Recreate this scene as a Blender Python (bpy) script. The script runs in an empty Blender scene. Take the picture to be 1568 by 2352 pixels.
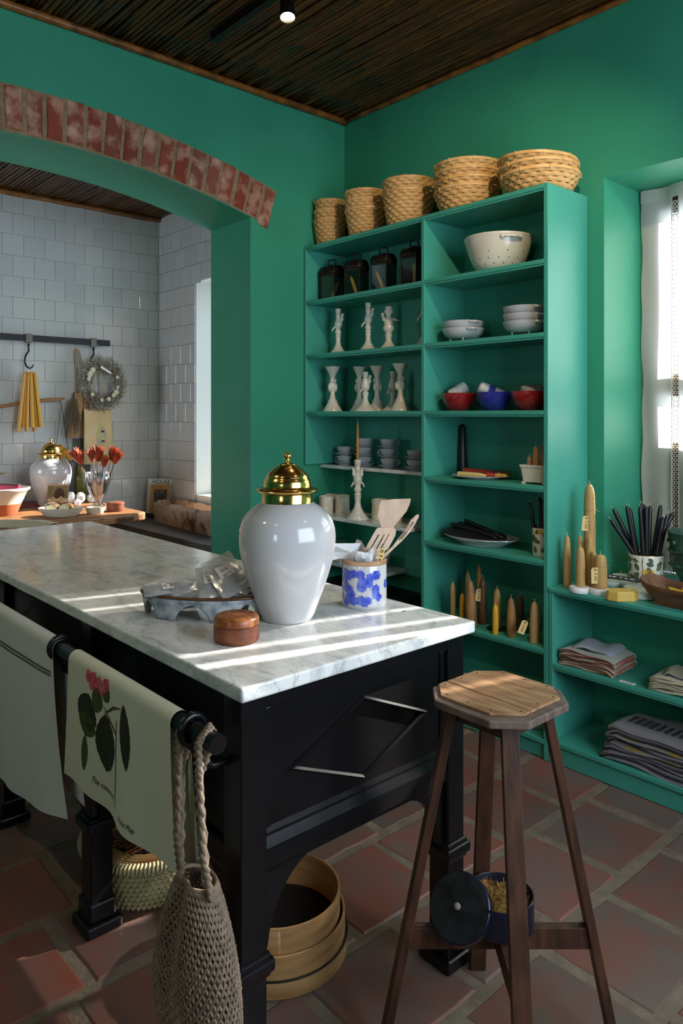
import bpy, bmesh, math, random
from mathutils import Vector, Matrix, Euler
PI = math.pi
R = random.Random(7)
SC = bpy.context.scene
COL = SC.collection

# ------------------------------------------------------------------ camera, sky, sun, exposure
def link(o):
    COL.objects.link(o)
    return o
cam = bpy.data.cameras.new('camera')
cam.sensor_fit = 'HORIZONTAL'; cam.sensor_width = 36; cam.lens = 39.26
cam.shift_y = -0.1429
cam_o = link(bpy.data.objects.new('camera', cam))
cam_o.location = (3.498, -3.131, 1.5)
cam_o.rotation_euler = (PI/2, 0, math.radians(48.4))
SC.camera = cam_o
cam.clip_start = 0.05
SC.view_settings.view_transform = 'Standard'
SC.view_settings.look = 'None'
SC.view_settings.gamma = 1
SC.view_settings.use_curve_mapping = False
SC.view_settings.exposure = 0.0
SC.cycles.max_bounces = 8
SC.cycles.diffuse_bounces = 5
SC.cycles.transparent_max_bounces = 16
SC.cycles.caustics_reflective = False
SC.cycles.caustics_refractive = False
SC.cycles.sample_clamp_indirect = 6
SC.cycles.use_denoising = True

w = bpy.data.worlds.new('daylight'); SC.world = w; w.use_nodes = True
w.node_tree.nodes['Background'].inputs[0].default_value = (0.74, 0.86, 1.0, 1)
w.node_tree.nodes['Background'].inputs[1].default_value = 9.5

def lamp(name, kind, loc, target, energy, col=(1, 1, 1), **k):
    d = bpy.data.lights.new(name, kind); d.energy = energy; d.color = col
    for a, b in k.items(): setattr(d, a, b)
    o = link(bpy.data.objects.new(name, d)); o.location = loc
    o.rotation_euler = (Vector(target)-Vector(loc)).to_track_quat('-Z', 'Y').to_euler()
    return o
# low morning sun through the shop windows
lamp('sun', 'SUN', (3.6, 4.5, 4.6), (3.6-.27, 3.5, 4.6-.555), 26, (1, .95, .87), angle=.009)
# sky portals in the openings
def portal(name, loc, target, sx, sy):
    o = lamp(name, 'AREA', loc, target, 1, shape='RECTANGLE', size=sx, size_y=sy)
    o.data.cycles.is_portal = True
portal('sky_window', (2.5, .47, 1.7), (2.5, -1, 1.7), 1.5, 1.9)
portal('sky_scullery_window', (-.9, .33, 1.7), (-.9, -1, 1.7), 1.0, 1.7)
portal('sky_front_window', (3.35, -5.05, 1.65), (3.35, -3, 1.65), .5, .8)
portal('sky_side_window', (4.46, -1.45, 1.825), (2, -1.45, 1.825), 1.9, 1.65)
portal('sky_added_scullery_opening', (-1.0, -5.05, 1.9), (-1.0, -3, 1.9), 1.2, 1.2)  # portal for the unseen opening added to brighten the scullery

# ------------------------------------------------------------------ mesh helpers
class B:
    """collects geometry for one mesh"""
    def __init__(s): s.v = []; s.f = []
    def add(s, v, f):
        n = len(s.v); s.v += [tuple(p) for p in v]; s.f += [tuple(i+n for i in q) for q in f]; return s
    def box(s, x0, y0, z0, x1, y1, z1, M=None):
        v = [Vector((x, y, z)) for z in (z0, z1) for y in (y0, y1) for x in (x0, x1)]
        if M: v = [M @ p for p in v]
        return s.add(v, [(0, 2, 3, 1), (4, 5, 7, 6), (0, 1, 5, 4), (2, 6, 7, 3), (0, 4, 6, 2), (1, 3, 7, 5)])
    def lathe(s, prof, n=28, c=(0, 0, 0), M=None, sx=1, sy=1, wob=None):
        v = []; rings = []
        for r, z in prof:
            if r <= 1e-6:
                rings.append([len(v)]); v.append(Vector((c[0], c[1], c[2]+z)))
            else:
                ring = []
                for i in range(n):
                    a = 2*PI*i/n; k = wob(a, z) if wob else 1
                    ring.append(len(v)); v.append(Vector((c[0]+r*sx*k*math.cos(a), c[1]+r*sy*k*math.sin(a), c[2]+z)))
                rings.append(ring)
        f = []
        for a, b in zip(rings, rings[1:]):
            if len(a) == 1 and len(b) == 1: continue
            for i in range(n):
                j = (i+1) % n
                if len(a) == 1: f.append((a[0], b[j], b[i]))
                elif len(b) == 1: f.append((a[i], a[j], b[0]))
                else: f.append((a[i], a[j], b[j], b[i]))
        if M: v = [M @ p for p in v]
        return s.add(v, f)
    def tube(s, pts, r, n=8, cap=True, closed=False, flat=None):
        pts = [Vector(p) for p in pts]; m = len(pts); v = []; f = []
        rs = r if isinstance(r, (list, tuple)) else [r]*m
        up = None
        for i, p in enumerate(pts):
            if closed: t = pts[(i+1) % m]-pts[i-1]
            else: t = pts[min(i+1, m-1)]-pts[max(i-1, 0)]
            t = t.normalized() if t.length > 1e-9 else Vector((0, 0, 1))
            if up is None:
                up = t.orthogonal().normalized()
            up = (up - t*up.dot(t))
            up = up.normalized() if up.length > 1e-6 else t.orthogonal().normalized()
            q = t.cross(up)
            for k in range(n):
                a = 2*PI*k/n
                v.append(p+(up*math.cos(a)*(flat or 1)+q*math.sin(a))*rs[i])
        for i in range(m if closed else m-1):
            j = (i+1) % m
            for k in range(n):
                l = (k+1) % n
                f.append((i*n+k, i*n+l, j*n+l, j*n+k))
        if cap and not closed:
            f.append(tuple(range(n-1, -1, -1))); f.append(tuple(range((m-1)*n, m*n)))
        return s.add(v, f)
    def prism(s, poly, z0, z1, M=None, holes=None):
        n = len(poly)
        v = [Vector((x, y, z0)) for x, y in poly]+[Vector((x, y, z1)) for x, y in poly]
        if M: v = [M @ p for p in v]
        f = [tuple(range(n-1, -1, -1)), tuple(range(n, 2*n))]+[(i, (i+1) % n, n+(i+1) % n, n+i) for i in range(n)]
        return s.add(v, f)
    def grid(s, fn, nu, nv, wu=False, wv=False):
        v = [fn(i/(nu if wu else nu-1), j/(nv if wv else nv-1)) for j in range(nv) for i in range(nu)]
        f = [(j*nu+i, j*nu+(i+1) % nu, ((j+1) % nv)*nu+(i+1) % nu, ((j+1) % nv)*nu+i)
             for j in range(nv if wv else nv-1) for i in range(nu if wu else nu-1)]
        return s.add(v, f)
    def ball(s, c, r, nu=14, nv=9, M=None):
        rr = r if isinstance(r, (tuple, list)) else (r, r, r)
        v = [Vector((0, 0, -rr[2]))]; f = []
        for j in range(1, nv):
            t = PI*j/nv
            for i in range(nu):
                a = 2*PI*i/nu
                v.append(Vector((rr[0]*math.sin(t)*math.cos(a), rr[1]*math.sin(t)*math.sin(a), -rr[2]*math.cos(t))))
        v.append(Vector((0, 0, rr[2]))); last = len(v)-1
        for i in range(nu):
            k = (i+1) % nu
            f.append((0, 1+k, 1+i)); f.append((last, last-nu+i, last-nu+k))
            for j in range(nv-2):
                a = 1+j*nu
                f.append((a+i, a+k, a+nu+k, a+nu+i))
        if M: v = [M @ p for p in v]
        c = Vector(c)
        return s.add([p+c for p in v], f)
    def mesh(s, name, mat, smooth=40):
        me = bpy.data.meshes.new(name); me.from_pydata(s.v, [], s.f); me.update()
        if mat: me.materials.append(mat)
        if smooth:
            me.shade_smooth()
            if smooth < 180: me.set_sharp_from_angle(angle=math.radians(smooth))
        return me

def ob(name, b, mat, parent=None, smooth=40, loc=None, rot=None, bevel=0, solid=0, sub=0, kind=None):
    me = b if isinstance(b, bpy.types.Mesh) else b.mesh(name, mat, smooth)
    o = link(bpy.data.objects.new(name, me))
    if parent: o.parent = parent
    if loc: o.location = loc
    if rot: o.rotation_euler = rot
    if solid:
        m = o.modifiers.new('t', 'SOLIDIFY'); m.thickness = solid; m.offset = 0
    if bevel:
        m = o.modifiers.new('b', 'BEVEL'); m.width = bevel; m.segments = 2; m.limit_method = 'ANGLE'; m.angle_limit = .6
    if sub:
        m = o.modifiers.new('s', 'SUBSURF'); m.levels = sub; m.render_levels = sub
    if kind: o['kind'] = kind
    return o
def tag(o, label, cat, group=None):
    o['label'] = label; o['category'] = cat
    if group: o['group'] = group
    return o
def thing(name, label, cat, loc=(0, 0, 0), rz=0, group=None):
    o = link(bpy.data.objects.new(name, None)); o.location = loc; o.rotation_euler = (0, 0, rz)
    o.empty_display_size = .05
    return tag(o, label, cat, group)
def struct(o): o['kind'] = 'structure'; return o
def _cp(o, parent):
    c = o.copy(); link(c); c.parent = parent
    for ch in list(o.children): _cp(ch, c)
    return c
def dup(o, loc, rz=0, label=None, scale=None, rot=None, group=None):
    c = o.copy(); link(c); c.location = loc; c.rotation_euler = rot or (0, 0, rz)
    if scale: c.scale = scale if isinstance(scale, (tuple, list)) else (scale,)*3
    for ch in list(o.children): _cp(ch, c)
    if label: c['label'] = label
    if group: c['group'] = group
    return c

# ------------------------------------------------------------------ materials
def lin(c):
    return tuple((x/255/12.92 if x/255 <= .04045 else ((x/255+.055)/1.055)**2.4) for x in c)+(1,)
def M(name, col, rough=.5, metal=0, col2=None, scale=12, stretch=None, bump=0, bscale=None, detail=4, lo=.35, hi=.65,
      rnd=None, coat=0, sheen=0, spec=.5, trans=0, sss=0, ior=1.45, alpha=1, distort=0, emit=0, mixf=.5):
    m = bpy.data.materials.new(name); m.use_nodes = True
    nt = m.node_tree; N = nt.nodes; L = nt.links; p = N['Principled BSDF']
    p.inputs['Base Color'].default_value = lin(col); p.inputs['Roughness'].default_value = rough
    p.inputs['Metallic'].default_value = metal; p.inputs['Specular IOR Level'].default_value = spec
    p.inputs['Coat Weight'].default_value = coat; p.inputs['Coat Roughness'].default_value = .12
    p.inputs['Sheen Weight'].default_value = sheen; p.inputs['Transmission Weight'].default_value = trans
    p.inputs['IOR'].default_value = ior; p.inputs['Alpha'].default_value = alpha
    if sss:
        p.inputs['Subsurface Weight'].default_value = sss; p.inputs['Subsurface Radius'].default_value = (.02, .01, .005)
    if emit:
        p.inputs['Emission Color'].default_value = lin(col); p.inputs['Emission Strength'].default_value = emit
    tc = N.new('ShaderNodeTexCoord'); mp = N.new('ShaderNodeMapping')
    L.new(tc.outputs['Object'], mp.inputs[0])
    if stretch: mp.inputs['Scale'].default_value = stretch
    out = None
    if col2:
        nz = N.new('ShaderNodeTexNoise'); nz.inputs['Scale'].default_value = scale; nz.inputs['Detail'].default_value = detail
        nz.inputs['Distortion'].default_value = distort
        L.new(mp.outputs[0], nz.inputs['Vector'])
        if rnd:
            oi = N.new('ShaderNodeObjectInfo'); mu = N.new('ShaderNodeVectorMath'); mu.operation = 'ADD'
            cb = N.new('ShaderNodeCombineXYZ'); ml = N.new('ShaderNodeMath'); ml.operation = 'MULTIPLY'; ml.inputs[1].default_value = 40
            L.new(oi.outputs['Random'], ml.inputs[0]); L.new(ml.outputs[0], cb.inputs[0]); L.new(ml.outputs[0], cb.inputs[1])
            L.new(mp.outputs[0], mu.inputs[0]); L.new(cb.outputs[0], mu.inputs[1]); L.new(mu.outputs[0], nz.inputs['Vector'])
        cr = N.new('ShaderNodeValToRGB'); e = cr.color_ramp.elements
        e[0].position = lo; e[1].position = hi; e[0].color = lin(col); e[1].color = lin(col2)
        L.new(nz.outputs[0], cr.inputs[0]); out = cr.outputs[0]
    if rnd:
        oi2 = N.new('ShaderNodeObjectInfo'); c3 = N.new('ShaderNodeValToRGB'); c3.color_ramp.interpolation = 'LINEAR'
        el = c3.color_ramp.elements
        while len(el) < len(rnd): el.new(.5)
        for i, cc in enumerate(rnd):
            el[i].position = i/(len(rnd)-1); el[i].color = lin(cc)
        L.new(oi2.outputs['Random'], c3.inputs[0])
        if out:
            mx = N.new('ShaderNodeMix'); mx.data_type = 'RGBA'; mx.inputs[0].default_value = mixf
            L.new(out, mx.inputs[6]); L.new(c3.outputs[0], mx.inputs[7]); out = mx.outputs[2]
        else: out = c3.outputs[0]
    if out: L.new(out, p.inputs['Base Color'])
    if bump:
        nb = N.new('ShaderNodeTexNoise'); nb.inputs['Scale'].default_value = bscale or scale*3; nb.inputs['Detail'].default_value = 5
        L.new(mp.outputs[0], nb.inputs['Vector'])
        bp = N.new('ShaderNodeBump'); bp.inputs['Strength'].default_value = bump; bp.inputs['Distance'].default_value = .01
        L.new(nb.outputs[0], bp.inputs['Height']); L.new(bp.outputs[0], p.inputs['Normal'])
    return m
def marble(name):
    m = M(name, (226, 226, 222), .16, coat=.2); nt = m.node_tree; N = nt.nodes; L = nt.links; p = N['Principled BSDF']
    tc = N.new('ShaderNodeTexCoord'); mp = N.new('ShaderNodeMapping'); mp.inputs['Scale'].default_value = (1.2, 2.6, 2); mp.inputs['Rotation'].default_value = (0, 0, .5)
    L.new(tc.outputs['Object'], mp.inputs[0])
    a = N.new('ShaderNodeTexNoise'); a.inputs['Scale'].default_value = 5; a.inputs['Detail'].default_value = 9; a.inputs['Roughness'].default_value = .68; a.inputs['Distortion'].default_value = .6
    b = N.new('ShaderNodeTexNoise'); b.inputs['Scale'].default_value = 3.2; b.inputs['Detail'].default_value = 5; b.inputs['Distortion'].default_value = 1.5
    L.new(mp.outputs[0], a.inputs[0]); L.new(mp.outputs[0], b.inputs[0])
    ca = N.new('ShaderNodeValToRGB'); e = ca.color_ramp.elements
    e[0].position = .3; e[0].color = lin((168, 170, 172)); e[1].position = .55; e[1].color = lin((228, 227, 222))
    L.new(a.outputs[0], ca.inputs[0])
    sb = N.new('ShaderNodeMath'); sb.operation = 'SUBTRACT'; sb.inputs[1].default_value = .5
    ab = N.new('ShaderNodeMath'); ab.operation = 'ABSOLUTE'
    L.new(b.outputs[0], sb.inputs[0]); L.new(sb.outputs[0], ab.inputs[0])
    cb = N.new('ShaderNodeValToRGB'); e = cb.color_ramp.elements
    e[0].position = 0; e[0].color = (.62, .63, .66, 1); e[1].position = .016; e[1].color = (1, 1, 1, 1)
    L.new(ab.outputs[0], cb.inputs[0])
    mx = N.new('ShaderNodeMix'); mx.data_type = 'RGBA'; mx.blend_type = 'MULTIPLY'; mx.inputs[0].default_value = .8
    L.new(ca.outputs[0], mx.inputs[6]); L.new(cb.outputs[0], mx.inputs[7]); L.new(mx.outputs[2], p.inputs['Base Color'])
    return m
def glass(name, tint=(1, 1, 1), refl=.12, rough=.02):
    m = bpy.data.materials.new(name); m.use_nodes = True; nt = m.node_tree; N = nt.nodes; L = nt.links
    N.remove(N['Principled BSDF']); o = N['Material Output']
    t = N.new('ShaderNodeBsdfTransparent'); t.inputs[0].default_value = (*tint, 1)
    g = N.new('ShaderNodeBsdfGlossy'); g.inputs['Roughness'].default_value = rough
    lw = N.new('ShaderNodeLayerWeight'); lw.inputs[0].default_value = .35
    ma = N.new('ShaderNodeMath'); ma.operation = 'MULTIPLY_ADD'; ma.inputs[1].default_value = .55; ma.inputs[2].default_value = refl*.4
    L.new(lw.outputs['Fresnel'], ma.inputs[0])
    mx = N.new('ShaderNodeMixShader'); L.new(ma.outputs[0], mx.inputs[0]); L.new(t.outputs[0], mx.inputs[1]); L.new(g.outputs[0], mx.inputs[2])
    L.new(mx.outputs[0], o.inputs[0])
    return m
def sheer(name, col, transp=.25, transl=.45):
    m = bpy.data.materials.new(name); m.use_nodes = True; nt = m.node_tree; N = nt.nodes; L = nt.links
    N.remove(N['Principled BSDF']); o = N['Material Output']
    d = N.new('ShaderNodeBsdfDiffuse'); d.inputs[0].default_value = lin(col)
    t = N.new('ShaderNodeBsdfTranslucent'); t.inputs[0].default_value = lin(col)
    x = N.new('ShaderNodeBsdfTransparent')
    a = N.new('ShaderNodeMixShader'); a.inputs[0].default_value = transl; L.new(d.outputs[0], a.inputs[1]); L.new(t.outputs[0], a.inputs[2])
    b = N.new('ShaderNodeMixShader'); b.inputs[0].default_value = transp; L.new(a.outputs[0], b.inputs[1]); L.new(x.outputs[0], b.inputs[2])
    L.new(b.outputs[0], o.inputs[0])
    return m
GREEN = M('green_paint', (64, 150, 131), .4, col2=(68, 156, 136), scale=3, bump=.06, bscale=25)
GREENW = M('green_wall_paint', (48, 136, 108), .48, col2=(54, 144, 115), scale=2, bump=.12, bscale=14)
BRICK = M('old_brick', (120, 54, 36), .85, col2=(214, 180, 156), scale=13, lo=.45, hi=.68, bump=.5, bscale=60, mixf=.42, rnd=[(128, 52, 34), (158, 74, 48), (124, 84, 70), (176, 116, 88), (110, 50, 36), (150, 100, 84)])
MORTAR = M('mortar', (128, 104, 78), .9, col2=(150, 126, 98), scale=25, bump=.5, bscale=90)
CANE = M('cane', (84, 54, 20), .34, col2=(40, 24, 8), scale=9, stretch=(1, 6, 6), rnd=[(88, 56, 20), (58, 36, 12), (104, 70, 28), (46, 28, 10)], bump=.2, bscale=40)
CORN = M('cane_cornice', (140, 88, 36), .35, col2=(84, 50, 18), scale=14, bump=.2)
WTILE = M('white_glazed_tile', (196, 197, 195), .1, rnd=[(190, 192, 192), (200, 200, 197), (194, 195, 194)], coat=.4, bump=.05, bscale=8)
GROUT = M('grey_grout', (182, 180, 174), .9)
TERRA = M('terracotta_tile', (136, 82, 68), .38, col2=(106, 97, 93), scale=5.5, lo=.4, hi=.6, mixf=.5, rnd=[(142, 80, 62), (112, 102, 97), (150, 86, 68), (90, 74, 66), (126, 96, 86), (106, 74, 62)], bump=.15, bscale=30)
FGROUT = M('floor_grout', (132, 116, 98), .85, col2=(112, 98, 82), scale=18, bump=.5, bscale=60)
MARBLE = marble('carrara_marble')
BLACK = M('black_enamel', (11, 10, 12), .3, col2=(15, 14, 17), scale=6, coat=.12, spec=.4)
BLKMET = M('black_metal', (22, 22, 26), .35, metal=.4)
BLKWAX = M('black_wax', (22, 21, 24), .36)
IRON = M('dark_iron', (52, 48, 44), .45, metal=.7)
BRASS = M('polished_brass', (226, 184, 104), .17, metal=1)
WHITEC = M('white_glaze', (192, 190, 191), .12, col2=(186, 184, 186), scale=3, coat=.5)
CREAMC = M('cream_glaze', (216, 208, 192), .16, col2=(206, 196, 176), scale=8, coat=.4)
CREAMB = M('cream_glaze_warm', (226, 206, 172), .2, coat=.3)
GOLD = M('gold_lustre', (190, 140, 60), .22, metal=1)
WOODR = M('reddish_wood', (122, 66, 40), .36, col2=(92, 46, 26), scale=9, stretch=(1, 1, 7), bump=.05)
WOODL = M('olive_wood_lid', (168, 104, 58), .34, col2=(112, 58, 30), scale=9, stretch=(2, 8, 2))
WOODD = M('dark_stained_wood', (82, 50, 34), .48, col2=(54, 32, 23), scale=12, stretch=(3, 3, .6), bump=.1)
WOODS = M('worn_pale_wood', (168, 130, 92), .6, col2=(126, 88, 56), scale=7, stretch=(1.2, 7, 1), bump=.15)
WOODG = M('grey_wood', (112, 94, 84), .6, col2=(84, 68, 60), scale=10, stretch=(2, 8, 1))
WOODP = M('old_plank', (150, 104, 62), .6, col2=(104, 66, 34), scale=8, stretch=(8, 1, 4), bump=.25)
BEECH = M('beech', (214, 186, 164), .55, col2=(200, 168, 144), scale=10, stretch=(7, 7, 1))
DOUGH = M('dough_bowl_wood', (122, 84, 56), .5, col2=(82, 52, 34), scale=6, stretch=(1, 5, 3), bump=.1)
SIEVE = M('bent_wood', (196, 152, 102), .5, col2=(164, 118, 72), scale=7, stretch=(1, 1, 5))
BAMB = M('woven_bamboo', (212, 168, 108), .5, col2=(178, 128, 70), scale=30, rnd=[(214, 168, 106), (206, 156, 92)])
BAMBR = M('bamboo_rim', (220, 176, 114), .42, col2=(196, 146, 84), scale=14)
WAXY = M('beeswax', (206, 156, 46), .42, sss=.15)
WAXB = M('brown_beeswax', (158, 116, 70), .5, col2=(136, 96, 58), scale=14, sss=.1)
WAXD = M('dark_beeswax', (116, 78, 48), .5, col2=(98, 64, 40), scale=14, sss=.1)
WAXT = M('tan_beeswax', (184, 150, 92), .48, col2=(168, 132, 78), scale=9, sss=.12)
WICK = M('wick', (226, 212, 176), .8)
RED = M('red_glaze', (156, 30, 34), .14, col2=(132, 22, 28), scale=10, coat=.5, bump=.35, bscale=26)
BLUE = M('blue_glaze', (44, 48, 140), .14, col2=(34, 38, 116), scale=10, coat=.5, bump=.35, bscale=26)
LINEN = M('white_linen', (206, 206, 202), .9, sheen=.2, bump=.1, bscale=300)
LINENG = M('grey_linen', (150, 148, 142), .9, sheen=.2, bump=.15, bscale=300)
PAPER = M('paper', (232, 230, 226), .7)
CARD = M('buff_card', (222, 190, 122), .7)
INK = M('ink', (30, 26, 30), .7)
GLASS = glass('clear_glass')
CRYS = glass('cut_crystal', (.95, .97, .98), .5, .05)
PANE = glass('window_glass', (1, 1, 1), .08)
CELLO = glass('clear_film', (.93, .93, .92), .5, .2)
n_ = CELLO.node_tree; d_ = n_.nodes.new('ShaderNodeBsdfDiffuse'); d_.inputs[0].default_value = (.8, .8, .8, 1); x_ = n_.nodes.new('ShaderNodeMixShader'); x_.inputs[0].default_value = .26
n_.links.new(n_.nodes['Material Output'].inputs[0].links[0].from_socket, x_.inputs[1]); n_.links.new(d_.outputs[0], x_.inputs[2]); n_.links.new(x_.outputs[0], n_.nodes['Material Output'].inputs[0])
JUTE = M('jute', (148, 128, 108), .9, col2=(118, 99, 82), scale=60)
GALV = M('galvanised_zinc', (178, 182, 186), .5, metal=.1, col2=(122, 127, 134), scale=34, lo=.4, hi=.6, detail=6)
COPPER = M('brown_rim', (92, 58, 36), .35, metal=.4)
CANVAS = M('canvas', (206, 182, 142), .9, col2=(190, 164, 122), scale=6, bump=.1, bscale=260)
SOAP = M('beeswax_block', (206, 168, 78), .45, sss=.2)
STONE = M('sandstone', (172, 148, 126), .95, col2=(104, 74, 50), scale=8, bump=.3, bscale=40, lo=.52, hi=.64)
CONC = M('grey_concrete', (92, 88, 84), .8, col2=(76, 72, 70), scale=6)
# ------------------------------------------------------------------ room shell
YZ = Matrix(((0, 0, 1, 0), (1, 0, 0, 0), (0, 1, 0, 0), (0, 0, 0, 1)))   # prism drawn in (Y,Z), extruded along X
XZ = Matrix(((1, 0, 0, 0), (0, 0, 1, 0), (0, 1, 0, 0), (0, 0, 0, 1)))   # prism drawn in (X,Z), extruded along Y
CEIL = 3.364; AR = 4.44; AY = -1.86; AZ = 2.768-AR
def arc(a, r=AR): return (AY+r*math.sin(a), AZ+r*math.cos(a))
a1 = math.asin(1.145/AR)
pts = [(0.42, 0), (0.42, CEIL+.1), (-5, CEIL+.1), (-5, 0), (-3.005, 0)]+[arc(-a1+2*a1*i/40) for i in range(41)]+[(-.715, 0)]
wl = struct(ob('wall_left', B().prism(pts, -.42, 0, YZ), GREENW, smooth=0))
# brick arch: every brick a part of the wall
mort = B()
n0 = 26; st = .092/AR
for (r0, r1, x1) in ((AR+.004, AR+.222, .004),):
    poly = [arc(-.305+.61*i/60, r0) for i in range(61)]+[arc(.2875-.575*i/60, r1) for i in range(61)]
    aend = math.asin(1.262/AR)
    poly = [arc(-.29+(aend+.29)*i/50, r0) for i in range(51)]+[arc(aend-(aend+.29)*i/50, r1) for i in range(51)]
    mort.prism(poly, -.05, x1, YZ)
ob('mortar_bed', mort, MORTAR, wl, smooth=0)
a = math.asin(1.262/AR)
i = 0
while a > -.285:
    wd = st*R.uniform(.70, .82); h0 = R.uniform(.012, .02); h1 = R.uniform(.208, .226); pr_ = R.uniform(.008, .015)
    if i == 0: h0 = -.012
    b = B(); v = []
    NV = 4
    for x, ins in ((-.02, 0), (pr_-.004, 0), (pr_, .004)):
        ring = []
        for k in range(NV): ring.append((a-ins/AR, AR+h0+ins+(h1-h0-2*ins)*k/(NV-1)))
        for k in range(NV): ring.append((a-wd+ins/AR, AR+h1-ins-(h1-h0-2*ins)*k/(NV-1)))
        for q in ring:
            y, z = arc(q[0]+R.uniform(-.0006, .0006), q[1]+R.uniform(-.002, .002)); v.append((x, y, z))
    m = NV*2; f = []
    for l in range(2):
        for k in range(m): f.append((l*m+k, l*m+(k+1) % m, (l+1)*m+(k+1) % m, (l+1)*m+k))
    f.append(tuple(range(2*m, 3*m)))
    b.add(v, f); ob('brick', b, BRICK, wl, smooth=0)
    a -= st*R.uniform(.97, 1.04); i += 1

WX0, WX1, WZ0, WZ1 = 1.764, 3.12, .735, 2.574
b = B(); b.box(-.0, 0, 0, WX0, .42, CEIL+.1); b.box(WX1, 0, 0, 5.1, .42, CEIL+.1); b.box(WX0, 0, WZ1, WX1, .42, CEIL+.1); b.box(WX0, 0, 0, WX1, .42, WZ0)
struct(ob('wall_back', b, GREENW, smooth=0))
RX = 4.4
b = B(); b.box(RX, -5, 0, RX+.12, -2.4, CEIL+.1); b.box(RX, -.5, 0, RX+.12, 0, CEIL+.1); b.box(RX, -2.4, 2.65, RX+.12, -.5, CEIL+.1); b.box(RX, -2.4, 0, RX+.12, -.5, 1.0)
struct(ob('wall_right', b, GREENW, smooth=0))
b = B(); b.box(-2.05, -5.1, 0, -1.6, -5, CEIL+.1); b.box(-.4, -5.1, 0, 3.1, -5, CEIL+.1); b.box(-1.6, -5.1, 0, -.4, -5, 1.3); b.box(-1.6, -5.1, 2.5, -.4, -5, CEIL+.1); b.box(3.6, -5.1, 0, 5.1, -5, CEIL+.1); b.box(3.1, -5.1, 0, 3.6, -5, 1.25); b.box(3.1, -5.1, 2.05, 3.6, -5, CEIL+.1)  # the scullery-side opening is added, out of view, to let in more light
struct(ob('wall_front', b, GREENW, smooth=0))
struct(ob('floor', B().box(-2.1, -5.1, -.12, 5.4, .6, -.005), FGROUT, smooth=0))
fl = bpy.data.objects['floor']
# terracotta tiles, courses running away from the camera
def tile_mesh(sx, sy, h, bev, wob, name, mat, n=5):
    b = B(); v = []; ring0 = []
    def edge(ins, z):
        out = []
        for k in range(n): out.append((-sx/2+ins+(sx-2*ins)*k/n, -sy/2+ins, z))
        for k in range(n): out.append((sx/2-ins, -sy/2+ins+(sy-2*ins)*k/n, z))
        for k in range(n): out.append((sx/2-ins-(sx-2*ins)*k/n, sy/2-ins, z))
        for k in range(n): out.append((-sx/2+ins, sy/2-ins-(sy-2*ins)*k/n, z))
        return out
    jit = [(R.uniform(-wob, wob), R.uniform(-wob, wob)) for _ in range(4*n)]
    for ins, z in ((0, -h), (0, -bev), (bev*1.6, 0)):
        v += [(p[0]+j[0], p[1]+j[1], p[2]) for p, j in zip(edge(ins, z), jit)]
    m = 4*n
    f = [(l*m+k, l*m+(k+1) % m, (l+1)*m+(k+1) % m, (l+1)*m+k) for l in range(2) for k in range(m)]+[tuple(range(2*m, 3*m))]
    b.add(v, f); return b.mesh(name, mat, 30)
tm = [tile_mesh(.312, .328, .02, .004, .0035, 'tile', TERRA, 4) for _ in range(6)]
cx = 1.95-.345*6
k = 0
while cx < 4.95:
    oy = (.0, -.12, .16, -.05, .2, .09)[k % 6]
    if abs(cx-1.95) < .01: oy = -.84+.36
    if abs(cx-2.295) < .01: oy = -.96+.36
    if abs(cx-1.605) < .01: oy = -.95+.36
    y = oy % .36
    while y > -4.9:
        o = ob('tile', tm[R.randrange(6)], None, fl, loc=(cx+.1725, y-.18, R.uniform(-.003, .0)), rot=(R.uniform(-.004, .004), R.uniform(-.004, .004), R.choice((0, PI))+R.uniform(-.008, .008)))
        if o.location.y > -.0: bpy.data.objects.remove(o)
        y -= .36
    cx += .345; k += 1

# cane ceilings
def cane_mesh(L, r):
    b = B(); p = []; rs = []; x = 0
    while x < L:
        p.append((x, R.uniform(-.003, .003), R.uniform(-.0025, .0025))); rs.append(r*R.uniform(.86, 1.0))
        if R.random() < .55:
            p.append((x+.006, p[-1][1], p[-1][2])); rs.append(r*1.16); p.append((x+.014, p[-1][1], p[-1][2])); rs.append(r*.95)
        x += R.uniform(.16, .3)
    p.append((L, 0, 0)); rs.append(r)
    b.tube(p, rs, 7); return b.mesh('cane', CANE, 180)
ce = struct(ob('ceiling', B().box(-.42, -5.1, CEIL+.012, 5.1, .4, CEIL+.1), M('ceiling_board', (34, 22, 12), .8), smooth=0))
cm = [cane_mesh(5.0, r) for r in (.0125, .0135, .0145, .013, .0118, .014)]
y = -.012
while y > -4.98:
    r = R.uniform(.0235, .0285)
    o = ob('cane', cm[R.randrange(6)], None, ce, loc=(R.uniform(-.05, 0), y, CEIL-.004+R.uniform(-.004, .004)), rot=(R.uniform(0, 6), 0, R.uniform(-.0012, .0012)))
    y -= r
def cornice(name, p0, p1, r):
    b = B(); n = 26; P = []; rs = []
    for i in range(n+1):
        P.append(Vector(p0).lerp(Vector(p1), i/n)+Vector((0, 0, R.uniform(-.003, .003)))); rs.append(r*R.uniform(.9, 1.08))
    b.tube(P, rs, 9); return struct(ob(name, b, CORN, smooth=180))
cornice('trim_1', (.018, -5, CEIL-.03), (.018, 0, CEIL-.03), .02)
cornice('trim_2', (0, -.016, CEIL-.03), (5, -.016, CEIL-.03), .016)
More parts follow.
